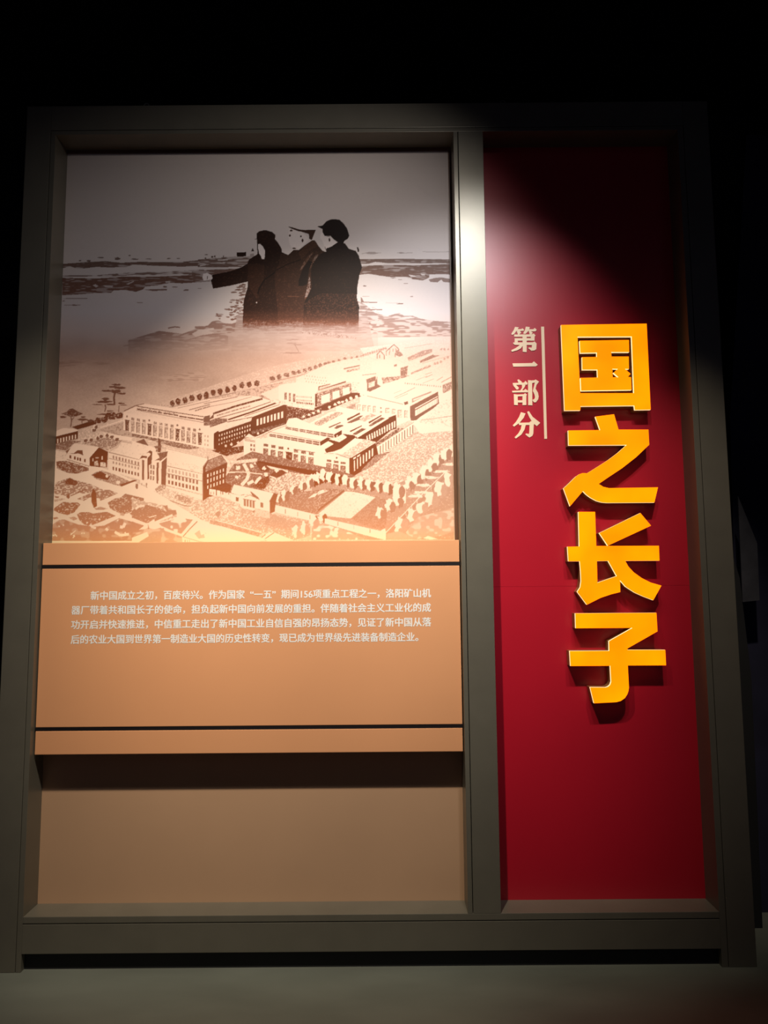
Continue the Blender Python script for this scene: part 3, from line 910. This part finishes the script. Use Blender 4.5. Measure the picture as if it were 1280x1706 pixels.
P('H', '808,195 1225,292 1250,562 800,432', 0.97)
S('H', '812,268 1235,375', 1.0, 0.4)
for rw, (ya, yb_, hh, tn) in enumerate(((222, 318, 52, 0.35), (300, 388, 38, 0.45), (372, 462, 52, 0.22))):
    WIN('H', (850, ya), (1225, yb_), (1225, yb_ + hh), (850, ya + hh), 9, 1, 0.5, 0.85, tn)
P('I', '405,332 838,425 838,735 405,590', 0.98)
WIN('I', (418, 352), (792, 430), (792, 482), (418, 400), 9, 1, 0.5, 0.85, 0.55)
WIN('I', (418, 415), (792, 498), (792, 552), (418, 465), 9, 1, 0.6, 0.95, 0.32)
WIN('I', (418, 490), (792, 578), (792, 632), (418, 540), 9, 1, 0.56, 0.9, 0.26)
S('I', '410,415 838,510', 1.0, 0.35)
S('I', '405,560 838,672', 2.0, 0.55, 0.9, 0.4)
S('I', '838,420 838,735', 0.8, 0.4)
P('I', '95,235 130,195 200,160 300,200 425,165 405,560 345,612 240,600 95,530', 0.93)
P('I', '120,255 146,262 142,500 118,490', 0.25)
P('I', '182,235 240,175 232,300 200,320 205,480 182,490', 0.22)
P('I', '90,245 118,205 180,215 175,240 140,232', 0.22)
P('I', '165,182 215,143 242,160 238,200 200,170', 0.22)
WIN('I', (210, 300), (275, 315), (268, 510), (210, 500), 2, 3, 0.6, 0.75, 0.35)
P('I', '292,290 318,285 312,540 290,535', 0.25)
P('I', '262,270 320,235 330,262 290,262', 0.25)
P('I', '350,285 415,225 400,560 345,545', 0.25)
P('I', '300,180 425,155 412,215 330,275 320,210', 0.25, 0.5, 0.15)
P('I', '308,-5 330,5 345,90 340,168 305,165', 0.22)
P('I', '262,95 355,85 345,115 280,125', 0.28)
P('I', '285,125 300,135 298,165 284,160', 0.3)
P('I', '345,545 400,560 400,600 300,640 265,610', 0.4, 0.8, 0.4)
P('I', '160,540 250,560 280,620 200,650 150,700', 0.92)
P('I', '165,530 180,530 175,600 165,590', 0.35)
EL('I', 55, 570, 10, 30, 0.3)
EL('I', 115, 570, 7, 45, 0.45)
EL('I', 172, 600, 7, 40, 0.4)
# left part of estate
P('E', '130,800 230,762 370,765 458,790 455,812 120,890', 0.90)
P('E', '120,888 455,805 455,925 110,1000', 0.16)
WIN('E', (125, 925), (440, 850), (440, 920), (125, 1000), 7, 1, 0.42, 0.9, 0.88)
P('E', '360,745 600,670 730,640 730,700 600,740 450,782', 0.12)
P('E', '455,800 640,742 700,790 790,860 640,900 500,905', 0.62, 0.85, 0.4)
P('E', '760,790 1150,668 1150,790 1280,830 1280,900 850,815', 0.60, 0.35, 0.3)
S('E', '800,752 1150,640', 1.8, 0.92)
P('E', '830,820 1280,905 1280,960 1130,940 940,900 850,860', 0.92)
P('E', '500,990 700,960 900,900 1130,950 1060,1020 900,1100 780,1050 600,1010', 0.36, 0.72, 0.4)
P('E', '110,1000 300,950 520,960 390,1000 280,1100 110,1080', 0.28, 0.6, 0.3)
for x_, y_ in ((560, 945), (650, 935), (750, 905), (800, 880), (690, 790), (720, 740), (890, 870), (960, 890), (1040, 925)):
    EL('E', x_, y_, 36, 32, 0.85, 0.3)
    EL('E', x_ + 12, y_ + 6, 28, 28, 0.25, 0.3)
for cx, cy, rx, ry in ((1040, 100, 70, 16), (1000, 132, 85, 14), (1110, 150, 90, 18), (900, 195, 80, 16), (1030, 200, 70, 26), (1120, 235, 70, 14),
                       (880, 318, 55, 22), (850, 362, 115, 18), (960, 400, 70, 14), (760, 402, 75, 9), (1120, 385, 60, 12), (1150, 412, 60, 8),
                       (520, 632, 78, 18), (540, 592, 40, 12), (650, 648, 50, 22), (230, 592, 50, 16), (940, 500, 50, 12), (850, 552, 90, 12)):
    EL('E', cx, cy, rx, ry, 0.22, 0.25)
P('E', '200,545 290,510 330,470 380,462 450,505 535,542 440,580 350,590 280,565', 0.20, 0.42, 0.3)
S('E', '1020,220 1005,300 1015,410', 3.0, 0.22)
S('E', '870,400 880,450 865,510', 2.0, 0.25)
S('E', '350,590 360,650 345,745', 1.8, 0.25)
S('E', '400,595 360,640', 1.2, 0.25)
S('E', '515,640 520,690', 1.5, 0.3)
S('E', '1080,420 1078,520', 2.0, 0.35)
for cx, cy, rx, ry in ((765, 645, 45, 50), (860, 630, 60, 50), (960, 575, 80, 60), (1090, 570, 60, 50), (700, 680, 40, 30)):
    EL('E', cx, cy, rx, ry, 0.17, 0.2, 0.5, 0.25)
S('E', '130,1010 280,1050', 1.0, 0.5)
P('Z', '84,748 200,790 260,820 400,905 84,905', 0.95)
P('H', '90,160 240,190 250,285 90,260', 0.86, 0.6, 0.2)
P('H', '110,310 260,300 540,395 545,430 380,475 260,462 120,405', 0.22, 0.6, 0.35)
P('H', '250,285 330,300 545,380 545,395 260,305', 0.9, 0.5, 0.3)
P('H', '85,600 220,550 290,528 380,562 560,610 740,690 560,725 470,740 400,720 250,770 80,740', 0.36, 0.78, 0.38, N2)
P('H', '225,575 290,530 400,580 380,630 240,610', 0.2, 0.4, 0.2)
P('H', '575,490 640,452 720,430 880,480 1060,560 1100,580 1180,555 970,642 900,625 760,580 640,545', 0.38, 0.7, 0.35)
P('H', '590,490 700,440 830,510 800,560 640,530', 0.2)
P('H', '950,620 1160,552 1190,562 980,645', 0.22)
EL('H', 785, 505, 18, 22, 0.92)
EL('H', 935, 590, 24, 26, 0.9)
P('H', '85,930 200,850 400,860 432,885 350,990 260,1025 150,1000 75,960', 0.27, 0.7, 0.2, N2)
P('H', '90,770 150,780 140,800 100,800', 0.3)
P('H', '80,820 200,800 240,815 90,850', 0.5, 0.85, 0.4)
P('H', '385,810 560,735 760,690 820,690 935,735 700,835 680,800 560,790 480,835', 0.34, 0.72, 0.28, N2)
S('H', '300,770 510,680', 1.6, 0.25)
P('H', '795,860 900,800 970,790 1030,740 1280,800 1280,905 1040,1012 950,1000 830,940', 0.30, 0.62, 0.2, N2)
P('H', '385,1015 440,985 540,985 600,1005 780,980 905,1035 640,1140 560,1170 480,1150 420,1095', 0.30, 0.6, 0.15, N2)
P('H', '65,1060 120,1050 140,1068 80,1085', 0.35)
P('H', '280,1060 350,1045 400,1075 340,1100', 0.45, 0.8, 0.3)
P('H', '60,1150 150,1090 220,1085 400,1150 560,1170 640,1175 750,1165 950,1065 1280,1160 1180,1225 1280,1215 1280,1370 55,1370', 0.36, 0.5, 0.25, N6)
P('H', '1085,1000 1280,930 1280,1110 1150,1060', 0.33, 0.6, 0.15, N2)
for s_, w in (('640,930 800,940', 2), ('560,1150 600,1190 640,1200', 4), ('960,1180 1000,1190 1030,1130', 5), ('890,1250 970,1295 1080,1280', 4.5),
              ('770,1200 800,1230', 4), ('300,1290 370,1230', 1.4), ('140,1170 160,1180', 2), ('1180,1220 1280,1185', 3), ('330,1330 360,1300', 1.5), ('120,1310 90,1280', 2)):
    S('H', s_, w, 0.95)
for x_, y_ in ((310, 1275), (345, 1300), (453, 1265), (685, 1080), (205, 1160), (75, 1300), (930, 1095), (480, 1265), (1030, 1260), (430, 1120), (520, 1130)):
    EL('H', x_, y_, 11, 13, 0.95, 0.5)
P('H', '578,745 600,665 625,690 640,730 655,905 612,930 580,850', 0.20, 0.4, 0.15)
P('H', '615,935 700,915 800,940 740,955 640,955', 0.4, 0.7, 0.2)
EL('H', 270, 775, 22, 28, 0.25)
EL('H', 990, 1015, 30, 22, 0.5)
EL('H', 1185, 645, 18, 42, 0.3)
P('H', '255,200 350,68 680,120 555,262 470,238 462,162 400,160 345,205', 0.97)
P('H', '235,175 300,130 255,205', 0.25)
P('H', '290,205 345,200 395,160 460,162 472,240 440,215 400,202 350,212', 0.22)
P('H', '255,205 350,210 400,204 555,262 552,372 255,282', 0.97)
S('H', '255,282 552,375', 1.2, 0.4)
for x0_, y0_, w_ in ((287, 225, 22), (345, 240, 24), (385, 252, 20), (418, 260, 24), (482, 275, 22)):
    P('H', [(x0_, y0_), (x0_ + w_, y0_ + 5), (x0_ + w_, y0_ + 48), (x0_, y0_ + 42)], 0.15)
P('H', '680,120 800,180 785,390 680,385 555,370 555,262', 0.17)
S('H', '600,270 600,310', 1.2, 0.9)
S('H', '722,240 722,285', 1.8, 0.9)
P('H', '620,310 660,300 680,370 620,365', 0.55, 0.85, 0.4)
P('H', '700,320 770,325 770,385 700,375', 0.85, 0.5, 0.3)
EL('H', 655, 262, 24, 8, 0.6)
# lower edge: allotments and roofs near the viewer
P('I', '0,700 100,740 260,770 400,800 530,880 530,930 460,960 300,1000 0,880', 0.55, 0.86, 0.4, N2)
P('I', '0,860 60,815 180,790 330,830 430,880 470,905 270,990 150,1010 0,945', 0.33, 0.55, 0.12, N2)
P('I', '370,800 420,795 430,850 520,850 530,900 480,920 430,900', 0.35)
S('I', '40,840 80,810 150,800', 3.5, 0.95)
S('I', '0,960 180,1030 300,1060', 5, 0.95)
S('I', '270,1000 480,910', 3.5, 0.92)
S('I', '200,940 290,915', 1.6, 0.92)
P('I', '0,985 140,1040 60,1100 0,1120', 0.36)
P('I', '320,1010 500,960 640,955 720,965 600,1140 450,1085 350,1040', 0.42, 0.9, 0.25, N6)
P('I', '60,1120 190,1060 260,1080 340,1060 400,1100 590,1165 600,1244 0,1244 0,1180', 0.46, 0.62, 0.3, N6)
P('I', '0,1180 180,1110 200,1160 60,1244 0,1244', 0.9)
S('I', '380,1070 590,1155', 3.2, 0.95)
P('I', '190,1010 205,1070 190,1080', 0.3)
P('I', '200,1000 265,955 275,1040 215,1060', 0.9)
EL('I', 362, 1090, 24, 30, 0.45)
P('I', '600,1150 760,965 800,960 830,975 1280,1100 1280,1244 600,1244', 0.97)
S('I', '775,985 690,1070 605,1165', 1.6, 0.35)
S('I', '740,965 665,1050 590,1140', 2.6, 0.88)
P('I', '740,1130 800,1090 820,1150 880,1120 860,1180 790,1190', 0.6)
P('I', '850,1130 960,1120 1100,1180 1200,1244 880,1244', 0.88, 0.97, 0.5)
S('I', '600,1168 800,1225 900,1244', 1.2, 0.55)
P('I', '605,1180 790,1225 780,1244 605,1244', 0.97)
for x_ in (630, 655, 680):
    S('I', [(x_, 1205), (x_, 1235)], 1.2, 0.5)
P('J', '-160,900 0,930 480,1070 560,1100 580,1130 -160,1150', 0.97)
P('J', '-160,850 0,870 540,1022 480,1072 0,935 -160,900', 0.40, 0.55, 0.4)
S('J', '-60,862 60,890 530,1020', 1.6, 0.92)
P('J', '575,1100 600,1070 700,1018 960,1122 800,1140 600,1140', 0.97)
P('J', '510,1080 620,1020 700,1018 580,1105', 0.90)
S('J', '575,1100 695,1018', 1.4, 0.35)
S('J', '525,1085 580,1045', 1.6, 0.4)

# --- tones to ink and paper colours
def ramp(keys, y):
    ys = [k[0] for k in keys]
    return np.stack([np.interp(y, ys, [k[1][c] for k in keys]) for c in range(3)], axis=-1).astype(np.float32)


LIGHT = [(240, (0.60, 0.515, 0.465)), (430, (0.62, 0.545, 0.53)), (520, (0.64, 0.565, 0.58)), (600, (0.68, 0.45, 0.37)), (700, (0.80, 0.55, 0.44)),
         (820, (0.86, 0.62, 0.47)), (878, (0.88, 0.65, 0.47)), (905, (0.92, 0.74, 0.42))]
DARK = [(240, (0.10, 0.05, 0.03)), (430, (0.10, 0.045, 0.027)), (540, (0.20, 0.075, 0.048)), (640, (0.17, 0.054, 0.027)), (720, (0.15, 0.043, 0.017)),
        (800, (0.26, 0.066, 0.020)), (905, (0.54, 0.16, 0.038))]
INK = (0.012, 0.0065, 0.006)
crisp = np.clip((PYY - 590) / 60, 0, 1)
T = V * (1 - crisp) + ((V - 0.5) * 1.45 + 0.46) * crisp + 0.04 * (N2 - 0.5)
T = np.where(crisp > 0, np.clip(T, 0, 1), T)

NXG, NZG = 780, 830
MX0, MX1, MZ0, MZ1 = XL + 0.0005, 0.2905, 1.53, 3.312
MY = DB - 0.0012
gx = np.linspace(MX0, MX1, NXG)
gz = np.linspace(MZ0, MZ1, NZG)
GX, GZ = np.meshgrid(gx, gz)
# world -> photograph pixel (the inverse of at()), so that each traced mark lands on its place on the print
dx, dy, dz = GX, np.full_like(GX, MY + DIST), GZ - EYE
w_ = dx * FW.x + dy * FW.y + dz * FW.z
PU = 640 + F_PX * (dx * RT.x + dy * RT.y + dz * RT.z) / w_
PV = 853 - F_PX * (dx * UP.x + dy * UP.y + dz * UP.z) / w_
u = np.clip((PU - CX0) * SS, 0, CW * SS - 2)
v = np.clip((PV - CY0) * SS, 0, CHH * SS - 2)
iu, iv = u.astype(int), v.astype(int)
fu, fv = (u - iu).astype(np.float32), (v - iv).astype(np.float32)
TT = (T[iv, iu] * (1 - fu) + T[iv, iu + 1] * fu) * (1 - fv) + (T[iv + 1, iu] * (1 - fu) + T[iv + 1, iu + 1] * fu) * fv
Lc, Dc = ramp(LIGHT, PV), ramp(DARK, PV)
tpos = np.clip(TT, 0, 1)[..., None]
tneg = (np.clip(-TT, 0, 1) ** 0.6)[..., None]
RGB = Dc * (1 - tpos) + Lc * tpos
RGB = RGB * (1 + np.clip(TT - 1.03, 0, 0.5)[..., None])
RGB = RGB * (1 - tneg) + np.array(INK, dtype=np.float32) * tneg
nv = NXG * NZG
ox, oz = (MX0 + MX1) / 2, MZ0
co = np.stack([GX - ox, np.zeros_like(GX), GZ - oz], axis=-1).astype(np.float32).reshape(-1, 3)
ii = (np.arange(NZG - 1)[:, None] * NXG + np.arange(NXG - 1)[None, :]).ravel()
quads = np.stack([ii, ii + 1, ii + NXG + 1, ii + NXG], axis=-1).astype(np.int32)
me = bpy.data.meshes.new('photo_mural')
me.vertices.add(nv)
me.vertices.foreach_set('co', co.ravel())
me.loops.add(quads.size)
me.loops.foreach_set('vertex_index', quads.ravel())
me.polygons.add(len(quads))
me.polygons.foreach_set('loop_start', np.arange(0, quads.size, 4, dtype=np.int32))
me.update(calc_edges=True)
ca = me.color_attributes.new('print', 'FLOAT_COLOR', 'POINT')
rgba = np.ones((nv, 4), dtype=np.float32)
rgba[:, :3] = RGB.reshape(-1, 3)
ca.data.foreach_set('color', rgba.ravel())
mm = bpy.data.materials.new('printed_mural_film')
mm.use_nodes = True
nt = mm.node_tree
b = nt.nodes['Principled BSDF']
b.inputs['Roughness'].default_value = 0.48
b.inputs['Specular IOR Level'].default_value = 0.09
at_ = nt.nodes.new('ShaderNodeVertexColor')
at_.layer_name = 'print'
nt.links.new(at_.outputs['Color'], b.inputs['Base Color'])
me.materials.append(mm)
mu = link('photo_mural', me, None, (ox, MY, oz))
tag(mu, 'large sepia mural print of three men in winter coats above a drawn factory estate', 'mural')


# ------------------------------------------------------------------ text panel
PZ0, PZ1, PY = 0.784, 1.607, 0.030
tp = thing('text_panel', 'projecting tan panel with white Chinese text between two black strips, below the mural', 'panel',
           (-0.531, PY + 0.02, PZ0))
PXL, PXR = -1.3655, 0.2995
for z0, z1 in ((PZ0, 0.8725), (0.8875, 1.5045), (1.5195, PZ1)):
    box('tan_board', PXL, PXR, PY, 0.075, z0, z1, M_BEIGE, tp, 0.0022)
for z0, z1 in ((0.8735, 0.8865), (1.5055, 1.5185)):
    s = box('black_strip', XL + 0.0008, XR1 - 0.0008, PY + 0.0015, 0.070, z0, z1, M_STRIP, tp)
box('panel_core', XL + 0.03, XR1 - 0.03, 0.076, 0.094, PZ0 + 0.05, PZ1 - 0.05, M_GAP, tp)
for cx in (-1.1, -0.53, 0.04):
    box('mounting_block', cx - 0.03, cx + 0.03, 0.095, DB, 1.1, 1.2, M_GAP, tp)

LINES = (("\u65b0\u4e2d\u56fd\u6210\u7acb\u4e4b\u521d\uff0c\u767e\u5e9f\u5f85\u5174\u3002\u4f5c\u4e3a\u56fd\u5bb6  \u201c\u4e00\u4e94\u201d  \u671f\u95f4156\u9879\u91cd\u70b9\u5de5\u7a0b\u4e4b\u4e00\uff0c\u6d1b\u9633\u77ff\u5c71\u673a", 151, 718, 1000.3, 995.2),
         ("\u5668\u5382\u5e26\u7740\u5171\u548c\u56fd\u957f\u5b50\u7684\u4f7f\u547d\uff0c\u62c5\u8d1f\u8d77\u65b0\u4e2d\u56fd\u5411\u524d\u53d1\u5c55\u7684\u91cd\u62c5\u3002\u4f34\u968f\u7740\u793e\u4f1a\u4e3b\u4e49\u5de5\u4e1a\u5316\u7684\u6210", 119, 718, 1024.3, 1019.4),
         ("\u529f\u5f00\u542f\u5e76\u5feb\u901f\u63a8\u8fdb\uff0c\u4e2d\u4fe1\u91cd\u5de5\u8d70\u51fa\u4e86\u65b0\u4e2d\u56fd\u5de5\u4e1a\u81ea\u4fe1\u81ea\u5f3a\u7684\u6602\u626c\u6001\u52bf\uff0c\u89c1\u8bc1\u4e86\u65b0\u4e2d\u56fd\u4ece\u843d", 118.5, 718.5, 1048.5, 1043.7),
         ("\u540e\u7684\u519c\u4e1a\u5927\u56fd\u5230\u4e16\u754c\u7b2c\u4e00\u5236\u9020\u4e1a\u5927\u56fd\u7684\u5386\u53f2\u6027\u8f6c\u53d8\uff0c\u73b0\u5df2\u6210\u4e3a\u4e16\u754c\u7ea7\u5148\u8fdb\u88c5\u5907\u5236\u9020\u4f01\u4e1a\u3002", 118, 697, 1073.2, 1068.6))
for txt, xa, xb, ya, yb in LINES:
    cu = bpy.data.curves.new('text_line', 'FONT')
    cu.body = txt
    cu.size = 0.0365
    cu.resolution_u = 3
    cu.extrude = 0.0
    tmp = bpy.data.objects.new('tmp_text', cu)
    COL.objects.link(tmp)
    dg = bpy.context.evaluated_depsgraph_get()
    me = bpy.data.meshes.new_from_object(tmp.evaluated_get(dg))
    bpy.data.objects.remove(tmp)
    bpy.data.curves.remove(cu)
    n = len(me.vertices)
    co = np.empty(n * 3, dtype=np.float32)
    me.vertices.foreach_get('co', co)
    co = co.reshape(-1, 3)
    wx0, wz0 = at(xa, ya, PY)
    wx1, wz1 = at(xb, yb, PY)
    if txt.endswith('\u3002'):
        pass
    lo, hi = co[:, 0].min(), co[:, 0].max()
    ylo, yhi = co[:, 1].min(), co[:, 1].max()
    sx = (wx1 - wx0) / (hi - lo)
    zc = (wz0 + wz1) / 2
    gx_ = wx0 + (co[:, 0] - lo) * sx - tp.location[0]
    gz_ = zc + (co[:, 1] - ylo) * (0.0355 / (yhi - ylo)) - tp.location[2]
    polys = [list(p.vertices) for p in me.polygons]
    bpy.data.meshes.remove(me)
    VV, FF = [], []
    # heavy print: the outline laid down five times, each pass a hair aside and 0.03 mm thicker
    for k, (ex, ez) in enumerate(((0, 0), (0.0009, 0), (-0.0009, 0), (0, 0.0007), (0, -0.0007), (0.0007, 0.0006), (-0.0007, -0.0006))):
        yk = PY - 0.0004 - 0.00003 * k - tp.location[1]
        VV += [(float(a_) + ex, yk, float(b_) + ez) for a_, b_ in zip(gx_, gz_)]
        FF += [[i + n * k for i in p] for p in polys]
    me = bpy.data.meshes.new('text_line')
    me.from_pydata(VV, [], FF)
    me.materials.append(M_WHITE)
    me.name = 'text_line'
    tag(link('text_line', me, tp), kind='stuff')

# ------------------------------------------------------------------ red panel
rp = thing('red_panel', 'tall deep red board in the right opening with small cream characters', 'panel', (0.839, DB, ZB))
seam = at(900, 977, DB)[1]
box('red_board', XM, XR, DB, 0.14, ZB, seam - 0.0003, M_RED, rp)
box('red_board', XM, XR, DB, 0.14, seam + 0.0003, ZT, M_RED, rp)
FP = (840, 530, 8.122)
CH = {
    'first': [[[(150, 118), (200, 125), (165, 178), (135, 218), (108, 228), (100, 210), (130, 165)]],
              [[(172, 150), (232, 148), (250, 138), (273, 158), (262, 172), (215, 175), (232, 198), (208, 222), (188, 220), (175, 180)]],
              [[(295, 115), (350, 122), (338, 165), (292, 212), (268, 215), (262, 200), (285, 160)]],
              [[(330, 152), (398, 150), (415, 132), (442, 158), (428, 178), (368, 178), (388, 198), (375, 218), (347, 218), (335, 180)]],
              [[(138, 222), (378, 220), (402, 208), (427, 235), (414, 250), (412, 305), (362, 305), (362, 252), (138, 252)]],
              [[(145, 274), (400, 272), (400, 304), (145, 304)]],
              [[(145, 274), (190, 274), (187, 332), (143, 332)]],
              [[(125, 330), (392, 328), (412, 316), (442, 345), (434, 365), (145, 362), (125, 345)]],
              [[(382, 345), (441, 345), (436, 420), (412, 438), (370, 442), (350, 425), (326, 405), (345, 395), (375, 400)]],
              [[(250, 225), (306, 225), (306, 460), (254, 456)]],
              [[(222, 350), (262, 362), (225, 412), (170, 440), (105, 456), (97, 435), (160, 405), (200, 375)]]],
    'one': [[[(115, 612), (380, 608), (405, 585), (458, 632), (430, 652), (125, 657)]]],
    'part': [[[(180, 835), (200, 828), (242, 862), (236, 885), (200, 885)]],
             [[(118, 878), (272, 872), (290, 848), (320, 880), (315, 900), (122, 905)]],
             [[(122, 912), (160, 900), (202, 942), (192, 966), (168, 966), (140, 930)]],
             [[(242, 900), (292, 905), (272, 945), (238, 985), (222, 978), (245, 940)]],
             [[(108, 984), (270, 976), (290, 958), (327, 985), (322, 1003), (114, 1007)]],
             [[(133, 1028), (180, 1035), (268, 1030), (285, 1015), (312, 1035), (302, 1050), (302, 1176), (250, 1178), (250, 1142), (187, 1142), (187, 1178), (137, 1176)],
              [(185, 1060), (250, 1058), (250, 1112), (186, 1112)]],
             [[(325, 838), (380, 845), (384, 1180), (328, 1178)]],
             [[(378, 842), (410, 842), (427, 830), (474, 860), (440, 905), (427, 955), (460, 1010), (469, 1060), (462, 1100), (432, 1140), (405, 1140), (383, 1108), (410, 1095), (420, 1072), (414, 1040), (390, 985), (410, 905), (416, 872), (378, 880)]]],
    'divide': [[[(230, 1272), (292, 1290), (265, 1350), (212, 1415), (137, 1468), (118, 1452), (165, 1400), (205, 1335)]],
               [[(313, 1268), (337, 1258), (387, 1335), (492, 1417), (443, 1462), (385, 1410), (342, 1340)]],
               [[(198, 1416), (343, 1412), (365, 1392), (412, 1420), (402, 1450), (397, 1560), (385, 1592), (345, 1616), (318, 1598), (288, 1572), (302, 1560), (335, 1568), (342, 1555), (346, 1446), (205, 1448)]],
               [[(240, 1440), (297, 1440), (276, 1512), (236, 1575), (160, 1630), (143, 1612), (195, 1560), (228, 1500)]]],
}
for k, ch in CH.items():
    prism('printed_character', [[trace(FP, c, DB - 0.002) for c in sh] for sh in ch], DB - 0.002, DB, M_CREAM, rp, stagger=0.0001)
prism('printed_bar', [[trace(FP, [(502, 115), (543, 115), (583, 1633), (546, 1633)], DB - 0.002)]], DB - 0.002, DB, M_CREAM, rp)

# ------------------------------------------------------------------ illuminated characters
FACE, RIMB = 0.062, 0.074
FQ, FR_, FS, FT = (920, 530, 7.111), (920, 680, 6.737), (930, 845, 6.737), (930, 1005, 6.4)
LET = [
    ('guo', '\u56fd', 'topmost glowing amber character, a box-shaped \u56fd mounted on the red board', FQ,
     [[[(108, 80), (1122, 65), (1170, 1084), (983, 1087), (976, 1036), (338, 1044), (335, 1092), (150, 1094)],
       [(303, 220), (945, 217), (972, 888), (335, 888)]],
      [[(328, 268), (912, 258), (915, 402), (703, 402), (705, 455), (910, 455), (912, 602), (865, 602), (932, 660),
        (900, 695), (938, 700), (943, 850), (345, 860), (338, 708), (542, 703), (538, 610), (360, 610), (357, 462),
        (532, 460), (532, 408), (335, 412)],
       [(716, 600), (780, 602), (728, 646), (788, 700), (720, 700)]]]),
    ('zhi', '\u4e4b', 'second glowing amber character \u4e4b with a zigzag stroke on the red board', FR_,
     [[[(487, 95), (697, 68), (747, 240), (1083, 240), (1092, 410), (945, 550), (790, 672), (650, 765), (525, 850),
        (575, 882), (640, 897), (1190, 888), (1150, 1059), (620, 1062), (560, 1057), (500, 1040), (430, 1002), (385, 968), (348, 930), (203, 1100),
        (130, 900), (205, 830), (270, 765), (308, 740), (345, 728), (395, 730), (500, 665), (640, 575), (740, 500), (838, 413),
        (188, 417), (182, 250), (542, 246)]]]),
    ('chang', '\u957f', 'third glowing amber character \u957f with a separate slanted stroke', FS,
     [[[(465, 290), (925, 65), (1045, 207), (560, 432)]],
      [[(230, 52), (417, 52), (430, 435), (1133, 432), (1140, 600), (755, 602), (790, 665), (850, 730), (940, 795),
        (1040, 845), (1162, 880), (1070, 1044), (960, 1002), (860, 957), (760, 892), (697, 820), (700, 952), (600, 977),
        (480, 1017), (325, 1095), (217, 950), (250, 900), (260, 830), (255, 720), (245, 607), (118, 607), (107, 443),
        (240, 440)],
       [(437, 605), (565, 603), (660, 773), (443, 848)]]]),
    ('zi', '\u5b50', 'lowest glowing amber character \u5b50 with a hooked foot on the red board', FT,
     [[[(185, 108), (1050, 102), (1062, 300), (740, 483), (742, 498), (1145, 498), (1153, 662), (745, 664), (757, 900),
        (752, 935), (740, 970), (715, 1010), (670, 1042), (620, 1055), (385, 1067), (343, 897), (510, 898), (535, 890), (556, 872), (568, 838),
        (558, 667), (135, 670), (125, 510), (547, 508), (545, 405), (795, 263), (190, 267)]]]),
]
for key, ch, label, frame, shapes in LET:
    sh = [[trace(frame, c, FACE) for c in cs] for cs in shapes]
    allp = [p for cs in sh for p in cs[0]]
    bx = sum(p[0] for p in allp) / len(allp)
    bz = min(p[1] for p in allp)
    t = thing('illuminated_character', label, 'sign letter', (bx, DB, bz), 'illuminated amber characters on the red board')
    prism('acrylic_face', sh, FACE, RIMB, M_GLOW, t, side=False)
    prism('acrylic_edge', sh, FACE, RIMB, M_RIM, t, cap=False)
    prism('letter_return', sh, RIMB, DB, M_RETURN, t, cap=False)

# ------------------------------------------------------------------ dim things around the frame
def slab(name, pts, y0, y1, m, label=None, cat=None):
    """Upright flat board with the outline pts (x, z), from y0 to y1."""
    me_o = prism(name, [[pts]], y0, y1, m, None)
    bm = bmesh.new()
    bm.from_mesh(me_o.data)
    vs = [v for v in bm.verts if abs(v.co.y - y1) < 1e-6]
    es = [e for e in bm.edges if all(v in vs for v in e.verts)]
    bmesh.ops.contextual_create(bm, geom=es)
    bmesh.ops.recalc_face_normals(bm, faces=bm.faces[:])
    bm.to_mesh(me_o.data)
    bm.free()
    if label:
        tag(me_o, label, cat)
    return me_o


def w(pts, y):
    return [at(px, py, y) for px, py in pts]


slab('hanging_curtain', [(1.55, 0.0), (3.2, 0.0), (3.2, 3.6), (1.78, 3.6), (1.62, 2.2)], 0.45, 0.50, M_NAVY,
     'dark navy curtain hanging at the right behind the frame', 'curtain')
sp = thing('leaning_board', 'dim grey slanted board in the gap right of the frame', 'board', (1.5, 0.30, 0))
bx0 = w([(1230, 826), (1262, 905), (1266, 1000), (1238, 1003)], 0.30)
prism('grey_face', [[bx0]], 0.30, 0.305, M_DIM, sp)
leg = [(1.475, 0.0), (1.56, 0.0), (1.575, 1.02), (1.55, 1.45), (1.46, 1.80)]
pr_ = prism('dark_back', [[leg]], 0.306, 0.33, M_BLACK, sp)
